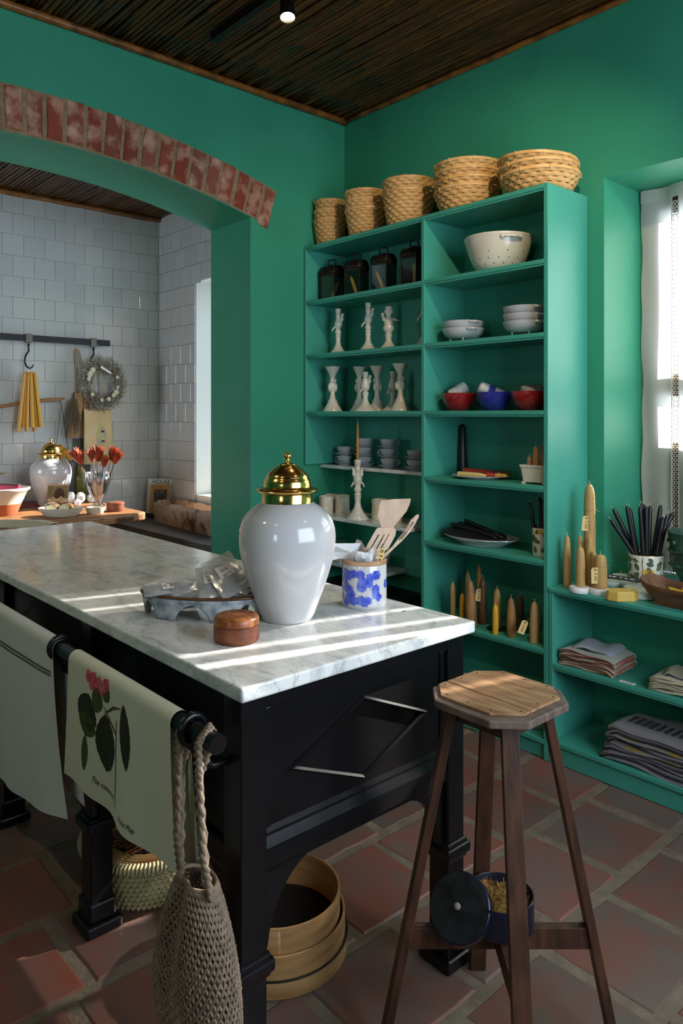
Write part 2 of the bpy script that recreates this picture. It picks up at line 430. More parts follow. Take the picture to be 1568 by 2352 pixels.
# scullery behind the arch
FX = -1.95; SY = -.256; C2 = 3.085
wf = struct(ob('wall_far', B().box(FX-.1, -5.1, 0, FX-.006, .2, C2+.1), GROUT, smooth=0))
SX1 = -1.392; SZ1 = 2.492; SXR = -.5
b = B(); b.box(FX, SY+.012, 0, SX1, .2, C2+.1); b.box(SX1, SY+.012, SZ1, -.42, .2, C2+.1); b.box(SXR, SY+.012, 0, -.42, .2, SZ1); b.box(SX1, SY+.012, 0, SXR, .2, .9)
ws = struct(ob('wall_side', b, M('white_plaster', (206, 206, 200), .6), smooth=0))
TS = .1475
wt = [tile_mesh(TS-.0024, TS-.0024, .007, .0015, .0003, 'wall_tile', WTILE, 1) for _ in range(2)]
def wtile(par, far, u0, u1, z0, z1):
    if u1-u0 < .012 or z1-z0 < .012: return
    full = u1-u0 > TS-.004 and z1-z0 > TS-.004
    me = wt[R.randrange(2)]
    loc = (FX, (u0+u1)/2, (z0+z1)/2) if far else ((u0+u1)/2, SY, (z0+z1)/2)
    t = (R.uniform(-.005, .005), R.uniform(-.005, .005))
    rot = Euler((PI/2+t[0], 0, PI/2+t[1])) if far else Euler((PI/2+t[0], t[1], 0))
    o = ob('wall_tile', me, None, par, loc=loc, rot=rot)
    o.scale = ((u1-u0-.0024)/(TS-.0024), (z1-z0-.0024)/(TS-.0024), 1)
row = 0; z = C2-.02
while z > .75:
    u = SY-(TS/2 if row % 2 else 0)-.02; first = True
    wtile(wf, True, max(u, SY-.15) if False else u, SY, z-TS, z)
    while u > -1.75:
        wtile(wf, True, u-TS, u, z-TS, z); u -= TS
    u = FX+(TS/2 if row % 2 else TS)-.02
    wtile(ws, False, FX, u, z-TS, z)
    while u < -.44:
        u1 = min(u+TS, -.43); z0 = z-TS
        if z <= SZ1+.002: u1 = min(u1, SX1)
        elif z0 < SZ1 and u > SX1-.05: z0 = SZ1
        if u1 > u: wtile(ws, False, u, u1, z0, z)
        u += TS
    z -= TS; row += 1
ce2 = struct(ob('ceiling_far', B().box(FX-.1, -5.1, C2+.012, -.42, .2, C2+.1), M('ceiling_board_far', (34, 22, 12), .8), smooth=0))
cm2 = [cane_mesh(1.5, r) for r in (.012, .0135, .0145)]
y = SY-.012
while y > -2.4:
    ob('cane', cm2[R.randrange(3)], None, ce2, loc=(FX, y, C2-.004), rot=(R.uniform(0, 6), 0, R.uniform(-.004, .004))); y -= R.uniform(.024, .029)
cornice('trim_3', (FX+.02, -3, C2-.03), (FX+.02, SY, C2-.03), .022)
# scullery window
w2 = struct(link(bpy.data.objects.new('window_2', None))); w2.location = (SX1, .12, .9)
DKW = M('window_wood', (74, 48, 34), .45)
b = B(); W = SXR-SX1; H = SZ1-.9
b.box(0, 0, 0, .115, .06, H); b.box(W-.05, 0, 0, W, .06, H); b.box(.115, 0, 0, W-.05, .06, .06); b.box(.05, 0, H-.05, W-.05, .06, H); b.box(.05, .01, H*.5, W-.05, .05, H*.5+.045)  # left stile widened to keep direct sun off the reveal
ob('window_frame', b, DKW, w2, smooth=0)
for z0, z1 in ((.06, H*.5), (H*.5+.045, H-.05)):
    ob('pane', B().box(.05, .028, z0, W-.05, .032, z1), PANE, w2, smooth=0)
# shop window: brown sash in the deep green reveal
w1 = struct(link(bpy.data.objects.new('window_1', None))); w1.location = (WX0, .36, .755)
W = WX1-WX0; H = WZ1-.755
b = B()
for x0, x1 in ((0, .105), (W-.105, W)): b.box(x0, 0, 0, x1, .06, H)
for z0, z1 in ((0, .05), (.56, .61), (.83, .935), (H-.125, H)): b.box(.105, .004, z0, W-.105, .056, z1)
ob('window_frame', b, DKW, w1, smooth=0, bevel=.004)
ob('lower_panel', B().box(.105, .02, .05, W-.105, .04, .56), DKW, w1, smooth=0)
for z0, z1 in ((.61, .83), (.935, H-.125)):
    ob('pane', B().box(.105, .026, z0, W-.105, .031, z1), PANE, w1, smooth=0)
for xm in (.60,):
    ob('glazing_bar', B().box(xm, .012, .61, xm+.025, .05, H-.125), DKW, w1, smooth=0)
# linen curtains with drawn-thread lace columns
SHEER = sheer('sheer_linen', (222, 218, 208), .07, .5)
LACE = sheer('lace_thread', (214, 208, 198), .05, .4)
def curtain(x0, x1, lace, label):
    t = thing('curtain', label, 'curtain', (x0, .32, .70))
    Hc = 1.87; edges = [0]
    for l in lace: edges += [l-x0-.0165, l-x0+.0165]
    edges.append(x1-x0)
    def fold(x, z): return .012*math.sin(x*17+.5)+.007*math.sin(x*41+z*2)*(1.2-z/Hc*.6)+.004*math.sin(z*9+x*30)
    b = B()
    for i in range(0, len(edges), 2):
        a, c = edges[i], edges[i+1]
        nx = max(3, int((c-a)/.012))
        def fn(u, v, a=a, c=c):
            x = a+(c-a)*u; z = v*Hc
            zz = z-(.016*abs(math.sin(x*26)) if v == 0 else 0)
            wv = .003*math.sin(z*21+x*9)*(1 if i == 0 and u < .1 else 0)
            return (x+wv, fold(x, z), zz)
        b.grid(fn, nx, 90)
    ob('cloth_panel', b, SHEER, t, smooth=180)
    ob('header_hem', B().grid(lambda u, v: ((x1-x0)*u, fold((x1-x0)*u, Hc)-.004, Hc-.06+.06*v), 40, 3), SHEER, t, smooth=180)
    for l in lace:
        b = B(); xc = l-x0; z = .01
        while z < Hc-.08:
            for s in (-1, 1):
                P = [(xc+s*.0165, fold(xc, z)-.0005, z), (xc+s*.006, fold(xc, z)-.002, z+.0105), (xc+s*.0165, fold(xc, z)-.0005, z+.021)]
                b.tube(P, .0024, 4)
            b.tube([(xc+.0075*math.cos(q*PI/4), fold(xc, z)-.003, z+.0105+.0075*math.sin(q*PI/4)) for q in range(8)], .0022, 4, closed=True)
            z += .021
        for s in (-1, 1): b.box(xc+s*.0165-.0012, fold(xc, 0)-.003, 0, xc+s*.0165+.0012, fold(xc, 0)+.003, Hc-.06)
        ob('lace_strip', b, LACE, t, smooth=0)
    return t
curtain(1.778, 2.722, (1.943, 2.10, 2.515, 2.65), 'sheer white linen curtain with lace columns in the green window reveal')
curtain(2.762, 3.11, (2.92,), 'narrow sheer curtain drawn to the right side of the window')
# ------------------------------------------------------------------ green shelving
bc = thing('bookcase', 'tall green painted shelving unit with two columns against the corner wall', 'shelves', (0, 0, 0))
XR = 1.685
def board(name, x0, y0, z0, x1, y1, z1, par, bev=.003): return ob(name, B().box(x0, y0, z0, x1, y1, z1), GREEN, par, smooth=0, bevel=bev)
board('side_panel', 0.002, -.33, 1.20, .024, -.004, 2.505, bc); board('side_panel', XR-.022, -.33, 0, XR, -.004, 2.505, bc)
board('divider', .949, -.33, 0, .971, -.004, 2.485, bc)
board('top_board', .024, -.33, 2.484, XR-.022, -.004, 2.504, bc)
board('back_panel', .024, -.012, 1.20, .949, -.004, 2.484, bc, 0); board('back_panel', .971, -.012, 0, XR-.022, -.004, 2.484, bc, 0)
for z in (2.177, 1.858, 1.518): board('shelf', .024, -.33, z-.02, .949, -.012, z, bc)
for z in (2.177, 1.858, 1.518, 1.188, .867, .483, .087): board('shelf', .971, -.33, z-.02, XR-.022, -.012, z, bc)
board('plinth', .971, -.315, 0, XR-.022, -.30, .067, bc)
for (x0, x1, zs) in ((.024, .949, (2.484, 2.157, 1.838, 1.498)), (.971, XR-.022, (2.484, 2.157, 1.838, 1.498, 1.168, .847, .463))):
    for z in zs: ob('shelf_bead', B().box(x0, -.326, z-.009, x1, -.316, z), GREEN, bc, smooth=0, bevel=.002)
def slab(label, z, x0, x1, y0, y1, mat, h=.02):
    o = ob('marble_shelf' if mat is MARBLE else 'wall_shelf', B().box(x0, y0, z-h, x1, y1, z), mat, smooth=0, bevel=.004)
    return tag(o, label, 'shelf')
slab('upper marble shelf on the green wall carrying stacked white cups', 1.195, .003, .947, -.205, -.003, MARBLE)
slab('lower marble shelf on the green wall carrying paper wrapped candles', .91, .003, .86, -.325, -.003, MARBLE)
slab('lowest small marble ledge below the wrapped candles behind the tall white jar', .612, .003, .556, -.205, -.003, MARBLE)
b = B(); b.box(.556, -.03, .585, .947, -.003, .84); ob('boxed_wall', b, GREEN, smooth=0); bpy.data.objects['boxed_wall']['kind'] = 'structure'
bpy.data.objects['boxed_wall'].name = 'trim_4'
cu = thing('low_bookcase', 'low green painted shelving unit under the window carrying candles and bowls', 'shelves', (0, 0, 0))
board('side_panel', 1.687, -.33, 0, 1.709, -.003, .735, cu); board('partition', 2.52, -.325, 0, 2.542, -.003, .735, cu); board('side_panel', 3.36, -.33, 0, 3.382, -.003, .735, cu)
board('counter_board', 1.687, -.335, .735, 3.382, -.001, .755, cu, .005); board('sill_board', WX0+.002, -.001, .736, WX1-.002, .358, .755, cu, 0)
for z in (.43, .098): board('shelf', 1.709, -.33, z-.02, 3.36, -.003, z, cu)
board('plinth', 1.709, -.318, 0, 3.36, -.30, .078, cu)
for z in (.735, .41): ob('shelf_bead', B().box(1.709, -.326, z-.009, 3.36, -.316, z), GREEN, cu, smooth=0, bevel=.002)

# ------------------------------------------------------------------ marble topped island
T = .935
isl = thing('kitchen_island', 'long black kitchen island with white marble top and diamond moulded end panel', 'island', (0, 0, 0))
IX0, IX1, IY0, IY1 = -.33, 2.217, -2.268, -1.503
ob('marble_top', B().box(IX0, IY0, T-.032, IX1, IY1, T), MARBLE, isl, smooth=0, bevel=.005)
LX = (2.152, 1.385, .62, -.22); LY = (-2.215, -1.548)
for x in LX:
    for y in LY:
        lg = ob('leg', B().box(x-.034, y-.034, .02, x+.034, y+.034, T-.032), BLACK, isl, smooth=0, bevel=.004)
        b = B(); b.box(x-.048, y-.048, .297, x+.048, y+.048, .325); b.box(x-.041, y-.041, .285, x+.041, y+.041, .337)
        ob('collar', b, BLACK, lg, smooth=0, bevel=.006)
        b = B(); b.box(x-.042, y-.042, 0.03, x+.042, y+.042, .09); b.box(x-.056, y-.056, .0, x+.056, y+.056, .035)
        ob('foot', b, BLACK, lg, smooth=0, bevel=.008)
EX = 2.17
ob('end_panel', B().box(EX-.02, LY[0]+.034, .53, EX, LY[1]-.034, T-.033), BLACK, isl, smooth=0)
ob('top_rail', B().box(EX-.02, LY[0]+.03, .862, EX+.012, LY[1]-.03, T-.033), BLACK, isl, smooth=0, bevel=.003)
prof = [(EX-.03, .50), (EX+.006, .50), (EX+.012, .512), (EX+.012, .556), (EX+.004, .578), (EX+.004, .585), (EX, .597), (EX-.03, .597)]
b = B(); n = len(prof)
v = [(x, y, z) for y in (LY[0]+.03, LY[1]-.03) for x, z in prof]
b.add(v, [tuple(range(n)), tuple(range(2*n-1, n-1, -1))]+[(i, i+n, (i+1) % n+n, (i+1) % n) for i in range(n)])
ob('bottom_rail', b, BLACK, isl, smooth=0)
for y0, y1 in ((LY[0]+.034, LY[0]+.052), (LY[1]-.052, LY[1]-.034)):
    ob('stile', B().box(EX-.01, y0, .597, EX+.006, y1, .862), BLACK, isl, smooth=0, bevel=.003)
dm = [(-2.122, .705), (-1.884, .812), (-1.646, .705), (-1.884, .598)]
dm = [(-2.118, .708), (-1.886, .815), (-1.654, .718), (-1.886, .612)]
for i in range(4):
    p, q = Vector(dm[i]), Vector(dm[(i+1) % 4]); d_ = (q-p).normalized(); nn = Vector((d_.y, -d_.x))
    c_ = Vector((-1.886, .713))
    pi, qi = p+(c_-p)*.1, q+(c_-q)*.1
    pm, qm = p+(c_-p)*.05, q+(c_-q)*.05
    v = []
    for (aa, bb, x) in ((p, q, EX-.002), (p, q, EX+.006), (pm, qm, EX+.013), (pi, qi, EX+.006), (pi, qi, EX-.002)):
        v += [(x, aa.x, aa.y), (x, bb.x, bb.y)]
    ob('diamond_moulding', B().add(v, [(2*k, 2*k+1, 2*k+3, 2*k+2) for k in range(4)]), BLACK, isl, smooth=0)
for y, nm in ((LY[0], 1), (LY[1], -1)):
    for x0, x1 in zip(LX[1:], LX):
        ob('side_panel', B().box(x0+.034, y-.012, .56, x1-.034, y+.012, T-.033), BLACK, isl, smooth=0)
        ob('side_rail', B().box(x0+.03, y-.024, .50, x1-.03, y+.024, .56), BLACK, isl, smooth=0, bevel=.006)
def bracket(p, d, axis):
    poly = [(0, 0), (0, -.19)]+[(.155*(1-math.cos(q*PI/24))+.012, -.155-.035+.19*math.sin(q*PI/24)) for q in range(1, 12)]+[(.19, 0)]
    b = B(); n = len(poly); t = .012; v = []
    for s in (-t, t):
        for u, z in poly:
            v.append((p[0]+s, p[1]+d*u, p[2]+z) if axis == 'y' else (p[0]+d*u, p[1]+s, p[2]+z))
    b.add(v, [tuple(range(n)), tuple(range(2*n-1, n-1, -1))]+[(i, (i+1) % n, (i+1) % n+n, i+n) for i in range(n)])
    ob('bracket', b, BLACK, isl, smooth=30)
bracket((EX-.012, LY[0]+.034, .502), 1, 'y'); bracket((EX-.012, LY[1]-.034, .502), -1, 'y')
for y in LY:
    for x in LX[:3]: bracket((x-.034, y, .502), -1, 'x')
    for x in LX[1:]: bracket((x+.034, y, .502), 1, 'x')
BY, BZ = -2.325, .838
bar = ob('towel_bar', B().tube([(-.25, BY, BZ), (2.218, BY, BZ)], .0205, 24), BLACK, isl, smooth=40)
for x in (2.12, 1.385, .62, -.15):
    b = B()
    b.tube([(x, BY+.029*math.cos(q*PI/12), BZ+.029*math.sin(q*PI/12)) for q in range(24)], .0085, 8, closed=True)
    b.tube([(x, BY-.004, BZ-.032), (x+.004, BY+.012, BZ-.062), (x+.01, BY+.04, BZ-.085), (x+.01, BY+.10, BZ-.088)], .009, 8)
    ob('bar_bracket', b, BLACK, isl, smooth=60)

# ------------------------------------------------------------------ things on the island
def jar(name, label, loc, s=1):
    t = thing(name, label, 'jar', loc)
    pr_ = [(0, 0), (.066, 0), (.0705, .004), (.0785, .02), (.085, .04), (.100, .08), (.1135, .12), (.1255, .16), (.1325, .20), (.1345, .225), (.132, .25), (.1255, .272), (.117, .286), (.104, .300), (.089, .312), (.074, .321), (.069, .323), (.069, .327)]
    ob('body', B().lathe(pr_, 72), WHITEC, t, smooth=180)
    l = [(.067, .318), (.0705, .318), (.0715, .321), (.0695, .324), (.0695, .347), (.075, .349), (.0845, .352), (.0865, .356), (.0845, .360), (.076, .363), (.067, .3655), (.0657, .3685), (.0655, .376), (.063, .386), (.0605, .3885), (.0598, .393), (.0555, .401), (.051, .4055), (.0485, .408), (.040, .4145), (.030, .4205), (.0238, .4245), (.0228, .4275), (.017, .4292), (.0095, .431), (.006, .434), (.005, .440)]
    ld = ob('lid', B().lathe(l, 64), BRASS, t, smooth=50)
    k = [(.005, .439)]+[(.0108*math.sin(PI*(.12+.88*i/10)), .4495-.0108*math.cos(PI*(.12+.88*i/10))) for i in range(11)]
    ob('finial', B().lathe(k, 24), BRASS, ld, smooth=180)
    t.scale = (s,)*3
    return t
vase = jar('ginger_jar', 'large white glazed ginger jar with stepped brass lid on the marble island', (1.855, -1.873, T))
t = thing('utensil_crock', 'white crock sponged with blue clusters and bare clay rim on the marble', 'pot', (1.89, -1.612, T), .3)
ob('body', B().lathe([(0, 0), (.062, 0), (.0655, .004), (.066, .012), (.0655, .12), (.064, .126)], 56), WHITEC, t)
ob('clay_rim', B().lathe([(.064, .125), (.0655, .128), (.0655, .136), (.061, .139), (.058, .134), (.058, .02), (0, .02)], 56), M('bare_clay', (188, 152, 118), .8, col2=(150, 112, 80), scale=20), t)
SPB = M('cobalt_sponge', (44, 66, 176), .2, col2=(90, 110, 206), scale=70, coat=.4)
def sponge(par, th, z, s=1):
    b = B()
    for q in range(26):
        an = 2*PI*q/26+R.uniform(-.06, .06); L = R.uniform(.7, 1)*.0155*s
        for r0, r1, w_ in ((.002, L, .0007), (L*.55, L, .0013)):
            pts = []
            for rr, sd in ((r0, -1), (r0, 1), (r1, 1), (r1, -1)):
                u = rr*math.cos(an)-sd*w_*math.sin(an); vz = rr*math.sin(an)+sd*w_*math.cos(an)
                a_ = th+u/.0662; pts.append((.0664*math.cos(a_), .0664*math.sin(a_), z+vz))
            b.add(pts, [(0, 1, 2, 3)])
    def disc(u, v):
        a2 = 2*PI*u; rr = .0042*s*v
        a_ = th+rr*math.cos(a2)/.0662
        return (.06635*math.cos(a_), .06635*math.sin(a_), z+rr*math.sin(a2))
    b.grid(disc, 14, 3, wu=True)
    ob('sponge_mark', b, SPB, par, smooth=0)
for th, z, s in ((-2.0, .104, 1.0), (-1.78, .098, 1.1), (-1.52, .103, .9), (-2.05, .082, 1.1), (-1.95, .062, 1.1), (-1.2, .102, 1), (-1.1, .085, 1.05), (-1.15, .066, 1.1), (-.95, .078, 1), (-.75, .095, .9), (-.8, .076, .9), (-1.72, .055, 1.1), (-1.62, .042, 1), (-1.8, .030, 1.1), (-1.95, .018, .9), (-1.5, .025, 1), (-1.15, .028, 1.1), (-1.0, .022, 1), (-.85, .028, .9), (-2.3, .09, 1), (-2.4, .055, 1), (-2.3, .03, 1), (-.5, .06, 1), (-.45, .1, 1), (-.35, .035, .9), (-.5, .045, 1), (-2.6, .1, 1), (.2, .07, 1), (1.0, .05, 1), (1.6, .09, 1), (2.4, .06, 1)):
    sponge(t, th-.3+.25, z, s)
# tissue and wooden utensils held in the crock
def crumple(name, label, cat, loc, r, h, mat, n=16, seed=1, par=None, sx=1):
    q = random.Random(seed); b = B(); v = []
    ph = [q.uniform(0, 6) for _ in range(6)]
    def fn(u, vv):
        a_ = 2*PI*u; k = 1+.25*math.sin(3*a_+ph[0]+vv*3)+.18*math.sin(7*a_+ph[1]-vv*5)+q.uniform(-.1, .1)
        rr = r*k*(.55+.5*vv)*(1-.1*vv); return (sx*rr*math.cos(a_), rr*math.sin(a_), h*vv*(1+.35*math.sin(2*a_+ph[2])+.2*math.sin(5*a_+ph[3])))
    b.grid(fn, 30, 8, wu=True)
    o = ob(name, b, mat, par, smooth=20, loc=loc, solid=.0008)
    if not par: tag(o, label, cat)
    return o
TISSUE = sheer('tissue', (236, 236, 238), .03, .35)
crumple('tissue_paper', 'crumpled white tissue paper stuffed into the blue sponged crock', 'paper', (1.885, -1.612, T+.10), .052, .055, TISSUE, seed=4)
b = B(); b.add([(0, 0, 0), (.03, .01, .055), (.012, -.02, .03), (-.03, -.075, .062), (-.05, -.055, .035), (-.05, -.06, .004), (-.02, -.03, .012)], [(0, 1, 3, 2), (0, 2, 4, 6), (2, 3, 4), (6, 4, 5)])
tag(ob('tissue_sheet', b, TISSUE, smooth=0, loc=(1.86, -1.64, T+.128), rot=(0, 0, .35), solid=.0007), 'loose sheet of white tissue spilling from the blue crock toward the jar', 'paper')
def blade_tool(name, label, px, slots, anchor, org, th, back=0, k=.00124):
    """a flat wooden blade drawn in metres around its neck, standing square to the shop floor"""
    t = link(bpy.data.objects.new(name, None)); t.location = org; t.rotation_euler = (0, 0, math.radians(48.4)); tag(t, label, 'utensil')
    cv = lambda p: ((p[0]-anchor[0])*k, (anchor[1]-p[1])*k)
    bm = bmesh.new(); ed = []
    for loop in [px]+slots:
        vs = [bm.verts.new((x, 0, z)) for x, z in map(cv, loop)]; ed += [bm.edges.new((vs[i], vs[(i+1) % len(vs)])) for i in range(len(vs))]
    bmesh.ops.triangle_fill(bm, use_beauty=True, edges=ed)
    for v in bm.verts: v.co.y += back*v.co.z
    me = bpy.data.meshes.new(name); bm.to_mesh(me); bm.free(); me.materials.append(BEECH)
    ob('blade', me, None, t, solid=th, bevel=.0012)
    ob('handle', B().tube([(-.012, 0, -.10), (0, 0, -.02), (.004, .0, .012)], [.006, .0075, .0075], 10), BEECH, t, smooth=60)
    return t
blade_tool('slotted_turner', 'pale wooden turner with three slots standing in the blue sponged crock', [(834, 1302), (850, 1279), (847, 1269), (876, 1221), (881, 1218), (919, 1218), (924, 1223), (922, 1236), (904, 1267), (879, 1281), (863, 1302)],
           [[(861, 1266), (863, 1267), (883, 1235), (881, 1233)], [(875, 1266), (877, 1267), (896, 1235), (894, 1233)], [(886, 1265), (888, 1266), (908, 1233), (906, 1231)]], (850, 1300), (1.902, -1.619, T+.125), .006, .25)
blade_tool('wooden_spatula', 'pale wooden spatula with pointed leaf blade, tallest utensil in the crock', [(885, 1219), (877, 1195), (881, 1172), (886, 1157), (920, 1154), (960, 1153), (957, 1166), (948, 1184), (932, 1202), (917, 1219), (905, 1258), (890, 1258)], [], (858, 1300), (1.893, -1.592, T+.125), .007, .3)
blade_tool('slotted_spoon', 'curved wooden slotted spoon leaning right out of the crock, seen on edge', [(866, 1296), (905, 1262), (926, 1236), (946, 1210), (964, 1188), (970, 1187), (970, 1193), (960, 1211), (947, 1230), (928, 1250), (912, 1264), (874, 1300)],
           [[(926, 1245), (928, 1246), (958, 1205), (956, 1204)], [(920, 1247), (922, 1248), (955, 1199), (953, 1198)]], (868, 1300), (1.918, -1.588, T+.125), .012, .2)
def text(s, size, mat, par, loc, rot, name='lettering', ext=.0003, sx=1, shear=0):
    cu_ = bpy.data.curves.new('txt', 'FONT'); cu_.body = s; cu_.size = size; cu_.align_x = 'CENTER'; cu_.align_y = 'CENTER'; cu_.extrude = ext; cu_.shear = shear; cu_.resolution_u = 3
    to = bpy.data.objects.new('txt', cu_); dg = bpy.context.evaluated_depsgraph_get(); link(to); dg.update()
    me = bpy.data.meshes.new_from_object(to.evaluated_get(dg)); bpy.data.objects.remove(to)
    me.materials.clear(); me.materials.append(mat)
    o = ob(name, me, None, par, loc=loc, rot=rot); o.scale = (sx, 1, 1); return o
def price_tag(label, price, loc, rot, w_=.026, h_=.05, cord=None):
    t = link(bpy.data.objects.new('price_tag', None)); t.location = loc; t.rotation_euler = rot; tag(t, label, 'tag', 'buff price tags')
    b = B(); b.prism([(-w_/2, -h_), (w_/2, -h_), (w_/2, -.007), (w_/2-.007, 0), (-w_/2+.007, 0), (-w_/2, -.007)], -.0004, .0004, XZ)
    ob('card', b, CARD, t, smooth=0)
    b = B(); b.tube([(.0035*math.cos(q*PI/6), -.001, -.009+.0035*math.sin(q*PI/6)) for q in range(12)], .0016, 5, closed=True)
    ob('eyelet', b, M('eyelet_card', (130, 104, 82), .7), t, smooth=0)
    text(price, .0125, INK, t, (0, -.0012, -h_*.6), (PI/2, PI/2, 0), 'price', sx=1.05, shear=.2)
    ob('cord', B().tube(cord or [(0, -.001, -.009), (.002, .002, .0), (.006, .006, .006)], .0007, 4), JUTE, t, smooth=0)
    return t
CR = math.radians(48.4)
price_tag('long buff price tag hanging from the wooden utensils in the crock', 'R 69-', (1.955, -1.60, T+.175), (0, .25, CR), .016, .055)
# zinc tray on scalloped feet with packets
TX, TY = 1.668, -2.03
tr = thing('zinc_tray', 'oval galvanised tray on scalloped feet with brown rim, full of clear packets', 'tray', (TX, TY, T), math.radians(38))
def tray(u, v):
    a_ = 2*PI*u; x, y = .178*math.cos(a_), .086*math.sin(a_)
    foot = max(0, math.cos(a_*3.0+.0))  # six feet
    f6 = .5+.5*math.cos(6*a_)
    zb = .045*max(0, (.22-math.cos(6*a_))/1.22)**.5
    k = 1-.06*(1-v)
    return (x*k, y*k, zb+(.064-zb)*v)
ob('skirt', B().grid(tray, 144, 8, wu=True), GALV, tr, smooth=60, solid=.0016)
ob('deck', B().lathe([(0, .05), (.176, .05), (.178, .052)], 72, sy=.086/.178), GALV, tr)
ob('rim', B().tube([(.1795*math.cos(q*PI/40), .0875*math.sin(q*PI/40), .065) for q in range(80)], .0042, 8, closed=True), COPPER, tr, smooth=180)
LAB = M('packet_label', (206, 198, 198), .7)
def packet(label, loc, rot, w_=.075, h_=.10, inner='soap', lab=True, lines=('RELAX',)):
    t = link(bpy.data.objects.new('clear_packet', None)); t.location = loc; t.rotation_euler = rot; tag(t, label, 'packet', 'clear packets on the zinc tray')
    q = random.Random(sum(map(ord, label)) % 999); ph = q.uniform(0, 6)
    def up(u, v, s=1):
        x = (u-.5)*w_; y = (v-.5)*h_; k = math.sin(PI*u)**.6*math.sin(PI*min(1, v*1.25))**.6 if 0 < u < 1 and 0 < v < .8 else 0
        return (x, y, s*(.0006+.009*k)+.0018*math.sin(x*130+ph)*math.sin(y*90+ph))
    b = B(); b.grid(lambda u, v: up(u, v, 1), 14, 16); b.grid(lambda u, v: up(u, v, -1), 14, 16)
    ob('film', b, CELLO, t, smooth=25)
    if inner:
        ob('contents', B().box(-.022, -.038, -.006, .022, -.012, .006), M('salt_block', (150, 152, 164), .6) if 'salt_block' not in bpy.data.materials else bpy.data.materials['salt_block'], t, smooth=0, bevel=.003)
    if lab:
        l = ob('paper_label', B().box(-.022, -.012, .0095, .024, .030, .0101), LAB, t, smooth=0)
        b = B(); text(lines[0], .008, INK, l, (0, .012, .0104), (0, 0, 0), 'lettering'); [b.box(-.014+.002*k, -.002-.0045*k, .0101, .014-.002*k, -.001-.0045*k, .0104) for k in range(2)]; b.tube([(.009*math.cos(PI*k/8), .022+.005*math.sin(PI*k/8), .0103) for k in range(16)], .0004, 4, closed=True); ob('printed_lines', b, INK, l, smooth=0)
    return t
rt = lambda x, y, z: (Matrix.Rotation(z, 4, 'Z') @ Matrix.Rotation(y, 4, 'Y') @ Matrix.Rotation(x, 4, 'X')).to_euler()
pk = lambda tilt, spin, yaw=0: (Matrix.Rotation(CR+yaw, 4, 'Z') @ Matrix.Rotation(tilt, 4, 'X') @ Matrix.Rotation(spin, 4, 'Z')).to_euler()
packet('clear packet lying flat at the near left end of the zinc tray', (1.612, -2.112, T+.076), pk(.16, -1.25), .082, .125)
packet('clear packet with pale block in the middle of the zinc tray', (1.642, -2.055, T+.086), pk(.3, -1.0), .085, .125, lab=False)
packet('clear packet with RELAX label leaning behind the tallest packet', (1.69, -2.012, T+.095), pk(.6, .25), .085, .125)
packet('tallest clear packet with RELAX label propped highest on the zinc tray', (1.722, -1.985, T+.115), pk(.72, .6), .092, .145)
packet('clear packet of white paper at the far right end of the zinc tray', (1.748, -1.958, T+.092), pk(.4, 1.0), .07, .10)
packet('clear packet tucked at the far left edge of the zinc tray', (1.570, -2.108, T+.08), pk(.2, -.7), .07, .1, lab=False, inner=None)
b = B()
for q in range(70):
    p = Vector((R.uniform(-.01, .01), R.uniform(-.01, .01), R.uniform(0, .018))); b.tube([p, p+Vector((R.uniform(-.012, .012), R.uniform(-.012, .012), R.uniform(.004, .016)))], .0006, 3)
tag(ob('dried_flower', b, M('dried_straw', (170, 142, 96), .9), smooth=0, loc=(1.725, -1.88, T+.088)), 'small dried straw coloured flower at the back of the zinc tray', 'flower')
bx = thing('wooden_box', 'round reddish wooden box with domed lid at the front of the island', 'box', (1.93, -2.09, T))
ob('base', B().lathe([(0, 0), (.052, 0), (.0565, .005), (.057, .012), (.057, .041), (.0555, .042)], 48), WOODR, bx)
l = ob('lid', B().lathe([(.0555, .0425), (.057, .0435), (.057, .056), (.054, .062), (.046, .0655), (.03, .067), (0, .0675)], 48), WOODL, bx)
text('HANDMADE', .0105, M('burnt_mark', (84, 42, 24), .8), l, (0, .018, .0672), (0, 0, CR-.15), 'burnt_lettering', ext=.0004)
for k, (x, y) in enumerate(((1.0, -1.65), (1.15, -1.6), (1.3, -1.85), (1.55, -1.75), (2.02, -1.58))):
    tag(ob('leaf_scrap', B().box(-.008, -.0012, 0, .008, .0012, .0016), M('dry_leaf_%d' % k, (70, 66, 44), .9), smooth=0, loc=(x, y, T), rot=(0, 0, R.uniform(0, 3))), ('tiny dry leaf scrap lying farthest back on the marble', 'dry leaf scrap near the back edge of the marble', 'dry leaf scrap in the middle of the marble', 'dry leaf scrap just behind the zinc tray', 'dark leaf scrap near the right corner of the marble')[k], 'leaf')
